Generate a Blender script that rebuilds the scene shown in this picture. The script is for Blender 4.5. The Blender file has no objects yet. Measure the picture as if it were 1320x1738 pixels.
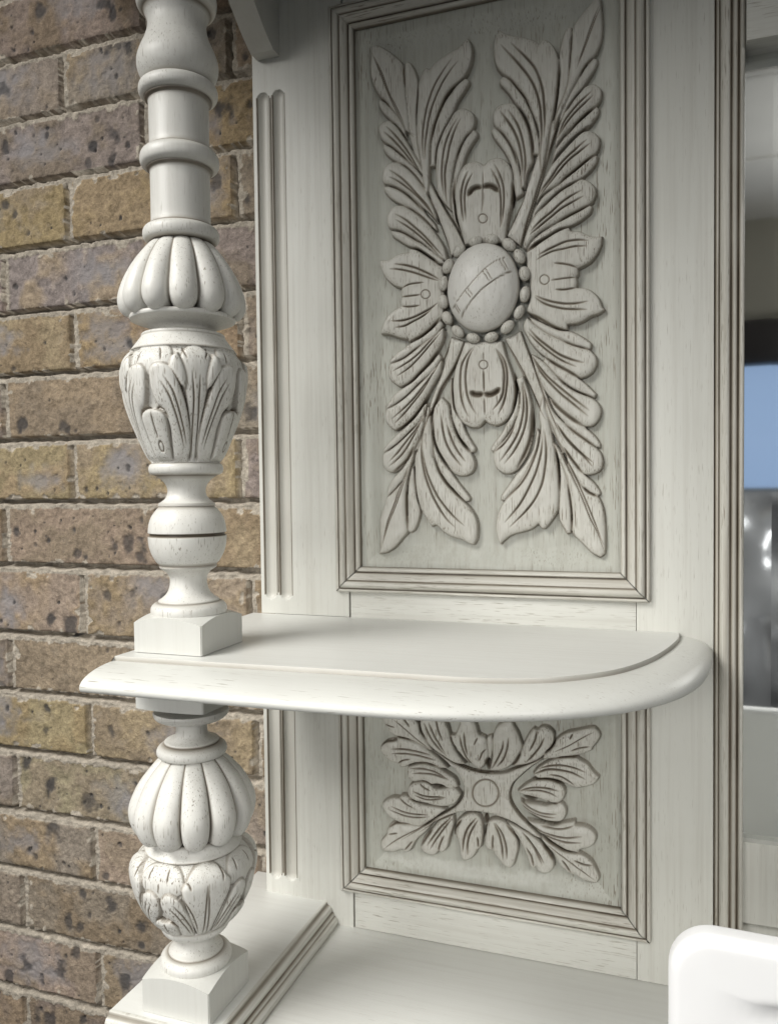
import bpy, bmesh, math, random
import numpy as np

# ------------------------------------------------------------------ camera, world, lamps, exposure
sc = bpy.context.scene
COL = sc.collection
F = 1357.67                                   # focal length in pixels of a 1320 px wide frame
YAW, PIT, ROL = np.radians([19.554, -1.97, -0.699])


def cam_axes():
    cy, sy = np.cos(YAW), np.sin(YAW)
    fwd = np.array([-sy, cy, 0.]); right = np.array([cy, sy, 0.]); up = np.array([0., 0., 1.])
    cp, sp = np.cos(PIT), np.sin(PIT)
    fwd, up = fwd * cp + up * sp, up * cp - fwd * sp
    cr, sr = np.cos(ROL), np.sin(ROL)
    right, up = right * cr + up * sr, up * cr - right * sr
    return right, up, fwd


RI, UP, FW = cam_axes()
cam_d = bpy.data.cameras.new('camera')
cam = bpy.data.objects.new('camera', cam_d)
COL.objects.link(cam)
from mathutils import Matrix, Vector
m = Matrix(((RI[0], UP[0], -FW[0], 0), (RI[1], UP[1], -FW[1], 0), (RI[2], UP[2], -FW[2], 0), (0, 0, 0, 1)))
cam.matrix_world = m
cam_d.sensor_fit = 'HORIZONTAL'; cam_d.sensor_width = 36.0
cam_d.lens = 36.0 * F / 1320.0
cam_d.clip_start = 0.02; cam_d.clip_end = 50
sc.camera = cam

w = bpy.data.worlds.new('World'); sc.world = w; w.use_nodes = True
bg = w.node_tree.nodes['Background']
bg.inputs[0].default_value = (0.93, 0.96, 1.0, 1); bg.inputs[1].default_value = 0.03

sc.view_settings.view_transform = 'Standard'; sc.view_settings.look = 'None'
sc.view_settings.exposure = 0.0; sc.view_settings.gamma = 1.0
sc.view_settings.use_curve_mapping = False
try:
    sc.cycles.use_denoising = True
    sc.cycles.max_bounces = 6
except Exception:
    pass


def lamp(name, loc, target, size, energy, colour, spread=180):
    d = bpy.data.lights.new(name, 'AREA'); d.shape = 'RECTANGLE'
    d.size, d.size_y = size; d.energy = energy; d.color = colour
    d.spread = math.radians(spread)
    o = bpy.data.objects.new(name, d); COL.objects.link(o)
    o.location = loc
    o.rotation_euler = (Vector(target) - Vector(loc)).to_track_quat('-Z', 'Y').to_euler()
    return o


lamp('key_lamp', (-1.02, -0.40, 0.98), (-0.32, 0.50, -0.46), (0.80, 0.75), 9.9, (1.0, 0.985, 0.95), 92)
lamp('base_fill_lamp', (0.95, -0.75, 0.95), (0.05, 0.52, -0.42), (0.8, 0.8), 3.7, (1.0, 0.985, 0.95), 66)  # added fill for the base top and chair back, no real source there
lamp('shelf_fill_lamp', (-0.50, -1.00, 0.00), (-0.24, 0.66, -0.40), (0.6, 0.5), 1.15, (1.0, 0.985, 0.95), 52)  # unseen fill, added to brighten the lower panel under the shelf
lamp('wrap_fill_lamp', (1.05, -0.55, 0.30), (0.25, -1.25, -0.15), (0.4, 0.4), 2.2, (1.0, 0.99, 0.97), 90)  # added only to brighten the wrapping reflected in the mirror
lamp('ceiling_fill_lamp', (0.60, -1.2, 0.25), (0.60, -1.25, 1.2), (0.5, 0.5), 3.6, (1.0, 0.98, 0.94), 150)  # invented uplight that lifts the ceiling reflected in the mirror

# ------------------------------------------------------------------ pixel rays -> planes of the place


def ray(u, v):
    return RI * (u - 660.) / F - UP * (v - 869.) / F + FW


def onY(u, v, Y):
    d = ray(u, v); return d * (Y / d[1])


def onZ(u, v, Z):
    d = ray(u, v); return d * (Z / d[2])


def onX(u, v, X):
    d = ray(u, v); return d * (X / d[0])


YP = 0.660          # front face of the dresser's back frame
rng = np.random.default_rng(7)

# ------------------------------------------------------------------ materials


def nt_new(name):
    mt = bpy.data.materials.new(name); mt.use_nodes = True
    nt = mt.node_tree; b = nt.nodes['Principled BSDF']
    return mt, nt, b


def nd(nt, t, **kw):
    n = nt.nodes.new(t)
    for k, v in kw.items():
        if k in n.bl_rna.properties.keys():
            setattr(n, k, v)
        else:
            n.inputs[k].default_value = v
    return n


def ramp(nt, fac, stops):
    r = nt.nodes.new('ShaderNodeValToRGB')
    el = r.color_ramp.elements
    while len(el) < len(stops):
        el.new(0.5)
    for e, (p, c) in zip(el, stops):
        e.position = p
        e.color = c if len(c) == 4 else (*c, 1)
    nt.links.new(fac, r.inputs[0])
    return r.outputs[0]


def g3(v):
    return (v, v, v, 1)


def math_n(nt, op, a, b=None, clamp=False):
    n = nt.nodes.new('ShaderNodeMath'); n.operation = op; n.use_clamp = clamp
    for i, s in enumerate((a, b)):
        if s is None:
            continue
        if isinstance(s, (int, float)):
            n.inputs[i].default_value = s
        else:
            nt.links.new(s, n.inputs[i])
    return n.outputs[0]


def mixc(nt, fac, a, b):
    n = nt.nodes.new('ShaderNodeMix'); n.data_type = 'RGBA'
    for s, i in ((fac, 0), (a, 6), (b, 7)):
        if isinstance(s, (int, float)):
            n.inputs[i].default_value = s
        elif isinstance(s, tuple):
            n.inputs[i].default_value = s if len(s) == 4 else (*s, 1)
        else:
            nt.links.new(s, n.inputs[i])
    return n.outputs[2]


PAINT = (0.630, 0.628, 0.580)
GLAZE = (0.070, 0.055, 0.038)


def painted_wood(name, axis='Z', pores=0.5, paint=PAINT, rough=0.42, wear=0.35, thr=0.60, bump=0.25):
    """chalk-painted oak: open pores and turned lines hold a brown wax"""
    mt, nt, b = nt_new(name)
    L = nt.links.new
    tc = nt.nodes.new('ShaderNodeTexCoord')
    long_, short = 62., 1150.

    def stretched(s, l):
        mp = nt.nodes.new('ShaderNodeMapping')
        sv = {'X': (l, s, s), 'Y': (s, l, s), 'Z': (s, s, l)}[axis]
        mp.inputs['Scale'].default_value = sv
        L(tc.outputs['Object'], mp.inputs[0]); return mp.outputs[0]
    n1 = nd(nt, 'ShaderNodeTexNoise', Scale=1.0, Detail=2.0, Roughness=0.5)
    L(stretched(short, long_), n1.inputs['Vector'])
    n2 = nd(nt, 'ShaderNodeTexNoise', Scale=1.0, Detail=3.0, Roughness=0.6)
    L(stretched(260., 6.), n2.inputs['Vector'])
    n3 = nd(nt, 'ShaderNodeTexNoise', Scale=14.0, Detail=4.0, Roughness=0.6)
    L(tc.outputs['Object'], n3.inputs['Vector'])
    pm = ramp(nt, n1.outputs[0], [(thr, g3(0)), (thr + 0.09, g3(1))])
    zone = ramp(nt, n3.outputs[0], [(0.38, g3(0.18)), (0.62, g3(1))])
    pm = math_n(nt, 'MULTIPLY', pm, zone)
    pm = math_n(nt, 'MULTIPLY', pm, pores)
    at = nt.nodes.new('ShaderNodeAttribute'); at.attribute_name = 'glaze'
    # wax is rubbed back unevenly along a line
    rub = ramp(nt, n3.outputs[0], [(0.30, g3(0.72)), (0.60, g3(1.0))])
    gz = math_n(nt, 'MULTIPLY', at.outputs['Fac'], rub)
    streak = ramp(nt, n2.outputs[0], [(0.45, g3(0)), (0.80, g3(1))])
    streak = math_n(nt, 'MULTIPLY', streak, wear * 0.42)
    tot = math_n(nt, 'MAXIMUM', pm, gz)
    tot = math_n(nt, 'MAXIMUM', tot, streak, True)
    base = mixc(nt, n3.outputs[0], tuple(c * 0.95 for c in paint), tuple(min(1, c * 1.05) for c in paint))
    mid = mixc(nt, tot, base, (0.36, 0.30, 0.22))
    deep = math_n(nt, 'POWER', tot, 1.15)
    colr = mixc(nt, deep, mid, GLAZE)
    L(colr, b.inputs['Base Color'])
    rg = math_n(nt, 'ADD', math_n(nt, 'MULTIPLY', n3.outputs[0], 0.25), rough - 0.12)
    L(rg, b.inputs['Roughness'])
    b.inputs['Specular IOR Level'].default_value = 0.42
    bp = nt.nodes.new('ShaderNodeBump'); bp.inputs['Strength'].default_value = bump
    bp.inputs['Distance'].default_value = 0.0006
    hgt = math_n(nt, 'ADD', math_n(nt, 'MULTIPLY', n2.outputs[0], 0.5), math_n(nt, 'MULTIPLY', pm, -1.2))
    L(hgt, bp.inputs['Height']); L(bp.outputs[0], b.inputs['Normal'])
    return mt


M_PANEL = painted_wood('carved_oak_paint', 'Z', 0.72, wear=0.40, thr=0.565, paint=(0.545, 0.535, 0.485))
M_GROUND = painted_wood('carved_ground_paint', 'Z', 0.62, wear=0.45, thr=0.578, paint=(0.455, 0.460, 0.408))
M_STILE = painted_wood('stile_paint', 'Z', 0.30, wear=0.30, thr=0.62)
M_RAIL = painted_wood('rail_paint', 'X', 0.42, wear=0.30, thr=0.60)
M_MOULD_Z = painted_wood('moulding_paint_upright', 'Z', 0.5, wear=0.85, thr=0.57, paint=(0.565, 0.552, 0.497))
M_MOULD_X = painted_wood('moulding_paint_level', 'X', 0.55, wear=0.85, thr=0.57, paint=(0.565, 0.552, 0.497))
M_SHELF = painted_wood('shelf_paint', 'X', 0.14, wear=0.15, thr=0.63, paint=(0.66, 0.662, 0.63), rough=0.40, bump=0.40)
M_NOSE = painted_wood('shelf_edge_paint', 'X', 0.60, wear=0.10, thr=0.640, paint=(0.635, 0.637, 0.60), rough=0.38, bump=0.1)
M_POST = painted_wood('post_paint', 'Z', 0.55, wear=0.22, thr=0.62, paint=(0.66, 0.652, 0.612))
M_VASE = painted_wood('carved_post_paint', 'Z', 0.75, wear=0.40, thr=0.58, paint=(0.66, 0.652, 0.612))
M_BLOCK = painted_wood('block_paint', 'Z', 0.14, wear=0.14, thr=0.65, paint=(0.585, 0.585, 0.55))
M_PLINTH = painted_wood('plinth_edge_paint', 'Y', 0.5, wear=0.8, thr=0.60)


def simple_mat(name, colr, rough=0.5, metallic=0.0, emit=None, strength=1.0, spec=0.5):
    mt, nt, b = nt_new(name)
    tc = nt.nodes.new('ShaderNodeTexCoord')
    n = nd(nt, 'ShaderNodeTexNoise', Scale=9.0, Detail=4.0)
    nt.links.new(tc.outputs['Object'], n.inputs['Vector'])
    c = mixc(nt, n.outputs[0], tuple(x * 0.94 for x in colr), tuple(min(1, x * 1.06) for x in colr))
    nt.links.new(c, b.inputs['Base Color'])
    b.inputs['Roughness'].default_value = rough; b.inputs['Metallic'].default_value = metallic
    b.inputs['Specular IOR Level'].default_value = spec
    if emit:
        b.inputs['Emission Color'].default_value = (*emit, 1); b.inputs['Emission Strength'].default_value = strength
    return mt


# ------------------------------------------------------------------ mesh helpers


def mesh_obj(name, V, Fc, mat, parent=None, glaze=None, smooth=True, sharp=None, attrs=None):
    V = np.asarray(V, np.float32)
    me = bpy.data.meshes.new(name)
    if isinstance(Fc, np.ndarray):
        nf, k = Fc.shape
        me.vertices.add(len(V)); me.vertices.foreach_set('co', V.ravel())
        me.loops.add(nf * k); me.loops.foreach_set('vertex_index', Fc.astype(np.int32).ravel())
        me.polygons.add(nf)
        me.polygons.foreach_set('loop_start', np.arange(0, nf * k, k, dtype=np.int32))
        me.polygons.foreach_set('loop_total', np.full(nf, k, np.int32))
        me.update(calc_edges=True)
    else:
        me.from_pydata([tuple(map(float, v)) for v in V], [], [tuple(f) for f in Fc])
    me.polygons.foreach_set('use_smooth', np.full(len(me.polygons), smooth))
    if glaze is not None:
        a = me.attributes.new('glaze', 'FLOAT', 'POINT'); a.data.foreach_set('value', np.asarray(glaze, np.float32).ravel())
    for k_, arr in (attrs or {}).items():
        if arr.ndim == 1:
            a = me.attributes.new(k_, 'FLOAT', 'POINT'); a.data.foreach_set('value', arr.astype(np.float32))
        else:
            a = me.attributes.new(k_, 'FLOAT_COLOR', 'POINT'); a.data.foreach_set('color', arr.astype(np.float32).ravel())
    if sharp is not None:
        me.set_sharp_from_angle(angle=math.radians(sharp))
    me.materials.append(mat); me.validate()
    o = bpy.data.objects.new(name, me); COL.objects.link(o)
    if parent is not None:
        o.parent = parent
        o.matrix_parent_inverse = Matrix.Identity(4)
    return o


def grid_faces(nu, nv, wrap_u=False):
    """vertices indexed i*nv + j, i along u"""
    iu = np.arange(nu if wrap_u else nu - 1); jv = np.arange(nv - 1)
    I, J = np.meshgrid(iu, jv, indexing='ij')
    I2 = (I + 1) % nu
    a = I * nv + J; b = I2 * nv + J; c = I2 * nv + J + 1; d = I * nv + J + 1
    return np.stack([a.ravel(), b.ravel(), c.ravel(), d.ravel()], 1)


def box(name, lo, hi, mat, parent=None, bevel=0.0008, seg=2):
    bm = bmesh.new()
    bmesh.ops.create_cube(bm, size=1)
    lo = Vector(lo); hi = Vector(hi)
    for v in bm.verts:
        v.co = Vector(((v.co.x + .5) * (hi.x - lo.x) + lo.x, (v.co.y + .5) * (hi.y - lo.y) + lo.y, (v.co.z + .5) * (hi.z - lo.z) + lo.z))
    if bevel:
        bmesh.ops.bevel(bm, geom=bm.edges[:], offset=bevel, segments=seg, profile=0.5, affect='EDGES')
    me = bpy.data.meshes.new(name); bm.to_mesh(me); bm.free()
    for p in me.polygons:
        p.use_smooth = True
    me.set_sharp_from_angle(angle=math.radians(35))
    me.materials.append(mat)
    o = bpy.data.objects.new(name, me); COL.objects.link(o)
    if parent is not None:
        o.parent = parent
    return o


def vnoise(shape, cells, r):
    """smooth value noise on a grid of that shape"""
    nx, ny = shape; cx, cy = cells
    g = r.random((cx + 3, cy + 3))
    x = np.linspace(0, cx, nx); y = np.linspace(0, cy, ny)
    xi = x.astype(int); yi = y.astype(int); fx = x - xi; fy = y - yi
    fx = fx * fx * (3 - 2 * fx); fy = fy * fy * (3 - 2 * fy)
    a = g[xi][:, yi]; b = g[xi + 1][:, yi]; c = g[xi][:, yi + 1]; d = g[xi + 1][:, yi + 1]
    FX = fx[:, None]; FY = fy[None, :]
    return (a * (1 - FX) + b * FX) * (1 - FY) + (c * (1 - FX) + d * FX) * FY - 0.5


def tag(o, label, cat, group=None, kind=None):
    o['label'] = label; o['category'] = cat
    if group: o['group'] = group
    if kind: o['kind'] = kind


def catmull(P, closed, n=5, corner=62):
    P = np.asarray(P, float)
    N = len(P)
    T = np.zeros_like(P)
    for i in range(N):
        if closed or 0 < i < N - 1:
            a = P[i] - P[i - 1]; b = P[(i + 1) % N] - P[i]
            la, lb = np.linalg.norm(a) + 1e-12, np.linalg.norm(b) + 1e-12
            ang = math.degrees(math.acos(np.clip(a @ b / la / lb, -1, 1)))
            if ang < corner:
                t = a / la + b / lb
                T[i] = t / (np.linalg.norm(t) + 1e-12) * min(la, lb)
    out = []
    for i in range(N if closed else N - 1):
        p0, p1 = P[i], P[(i + 1) % N]; t0, t1 = T[i], T[(i + 1) % N]
        for s in np.arange(n) / n:
            out.append((2 * s**3 - 3 * s**2 + 1) * p0 + (s**3 - 2 * s**2 + s) * t0 + (-2 * s**3 + 3 * s**2) * p1 + (s**3 - s**2) * t1)
    if not closed:
        out.append(P[-1])
    return np.array(out)


# ------------------------------------------------------------------ carved relief: outlines and gouge lines cut into a board


class Relief:
    def __init__(self, u0, u1, v0, v1, step):
        self.u = np.arange(u0, u1 + step / 2, step); self.v = np.arange(v0, v1 + step / 2, step)
        self.step = step
        self.h = np.zeros((len(self.u), len(self.v)))
        self.gl = np.zeros_like(self.h)
        self.idm = np.zeros(self.h.shape, int)

    def window(self, P, pad):
        i0 = max(0, np.searchsorted(self.u, P[:, 0].min() - pad)); i1 = min(len(self.u), np.searchsorted(self.u, P[:, 0].max() + pad))
        j0 = max(0, np.searchsorted(self.v, P[:, 1].min() - pad)); j1 = min(len(self.v), np.searchsorted(self.v, P[:, 1].max() + pad))
        if i1 - i0 < 2 or j1 - j0 < 2:
            return None
        U, V = np.meshgrid(self.u[i0:i1], self.v[j0:j1], indexing='ij')
        return slice(i0, i1), slice(j0, j1), U, V

    @staticmethod
    def seg_dist(U, V, P, closed):
        best = np.full(U.shape, 9.); s_at = np.zeros(U.shape)
        n = len(P); L = 0.
        Q = np.vstack([P, P[:1]]) if closed else P
        lens = np.linalg.norm(np.diff(Q, axis=0), axis=1); tot = lens.sum() + 1e-9
        for k in range(len(Q) - 1):
            a = Q[k]; d = Q[k + 1] - a; l2 = d @ d + 1e-14
            t = np.clip(((U - a[0]) * d[0] + (V - a[1]) * d[1]) / l2, 0, 1)
            dd = np.hypot(U - a[0] - t * d[0], V - a[1] - t * d[1])
            m_ = dd < best
            best[m_] = dd[m_]
            s_at[m_] = ((L + t * lens[k]) / tot)[m_]
            L += lens[k]
        return best, s_at

    @staticmethod
    def inside(U, V, P):
        c = np.zeros(U.shape, bool)
        n = len(P)
        for k in range(n):
            x0, y0 = P[k]; x1, y1 = P[(k + 1) % n]
            if y0 == y1:
                continue
            m_ = ((y0 > V) != (y1 > V)) & (U < (x1 - x0) * (V - y0) / (y1 - y0) + x0)
            c ^= m_
        return c

    def leaf(self, P, gid, h0, top, w, edge=0.62, dome=None):
        wd = self.window(P, 0.004)
        if wd is None:
            return
        si, sj, U, V = wd
        d, _ = self.seg_dist(U, V, P, True)
        ins = self.inside(U, V, P)
        hh = np.where(ins, h0 + top * (1 - np.exp(-d / w)), -9)
        H = self.h[si, sj]; I = self.idm[si, sj]
        m_ = hh > H
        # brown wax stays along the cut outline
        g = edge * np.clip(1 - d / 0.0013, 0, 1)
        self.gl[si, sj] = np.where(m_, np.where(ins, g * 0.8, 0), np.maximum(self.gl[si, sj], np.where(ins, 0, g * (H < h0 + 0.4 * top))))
        H[m_] = hh[m_]; I[m_] = gid

    def groove(self, P, depth, width, glaze=0.9, taper=0.22):
        wd = self.window(P, width * 2.5)
        if wd is None:
            return
        si, sj, U, V = wd
        d, s = self.seg_dist(U, V, P, False)
        if taper:
            k = np.clip(np.minimum(s, 1 - s) / taper, 0.0, 1) ** 0.6
        else:
            k = np.ones_like(s)
        ww = width * (0.45 + 0.55 * k)
        cut = np.clip(1 - d / ww, 0, 1)
        self.h[si, sj] -= depth * k * cut
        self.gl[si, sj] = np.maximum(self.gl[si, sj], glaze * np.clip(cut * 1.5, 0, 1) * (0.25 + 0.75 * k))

    def meshes(self, place, names, mats, parent):
        """one mesh per id; place(U,V,h)->xyz"""
        nu, nv = self.h.shape
        U, V = np.meshgrid(self.u, self.v, indexing='ij')
        XYZ = place(U, V, self.h).reshape(-1, 3)
        Fc = grid_faces(nu, nv)
        idf = self.idm.ravel()[Fc].max(1)
        out = {}
        for gid in np.unique(idf):
            f = Fc[idf == gid]
            used, inv = np.unique(f.ravel(), return_inverse=True)
            p = out.get(0, parent) if gid else parent
            o = mesh_obj(names[gid], XYZ[used], inv.reshape(-1, 4), mats.get(gid, mats[0]), p, glaze=self.gl.ravel()[used])
            out[gid] = o
        return out


# ------------------------------------------------------------------ the dresser
dresser = bpy.data.objects.new('painted_dresser', None); COL.objects.link(dresser)
tag(dresser, 'off-white painted carved wooden dresser with turned posts and rounded side shelf', 'dresser')
D = dresser
X_SL, X_SR = -0.2729, -0.0274
Z_SH, Z_SHB = -0.1185, -0.1362
Z_BASE, Z_PL = -0.4021, -0.3826
Z_CAN = 0.550


def PT(tile, pts, Y):
    """trace: tile origin (ox,oy), points at six times photo scale -> X,Z on the board plane"""
    ox, oy = tile
    return np.array([onY(ox + x / 6., oy + y / 6., Y)[[0, 2]] for x, y in pts])


def parse(s):
    v = [float(t) for t in s.replace(';', ' ').replace(',', ' ').split()]
    return list(zip(v[0::2], v[1::2]))


A = (620, 40); B = (820, 0); Cc = (620, 240); Dd = (820, 200); Ee = (620, 400); Ff = (820, 360)
G = (620, 560); H = (820, 520); I = (620, 720); J = (820, 720)
K = (630, 1190); L4 = (820, 1200); M4 = (630, 1320); N4 = (820, 1340)

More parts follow.
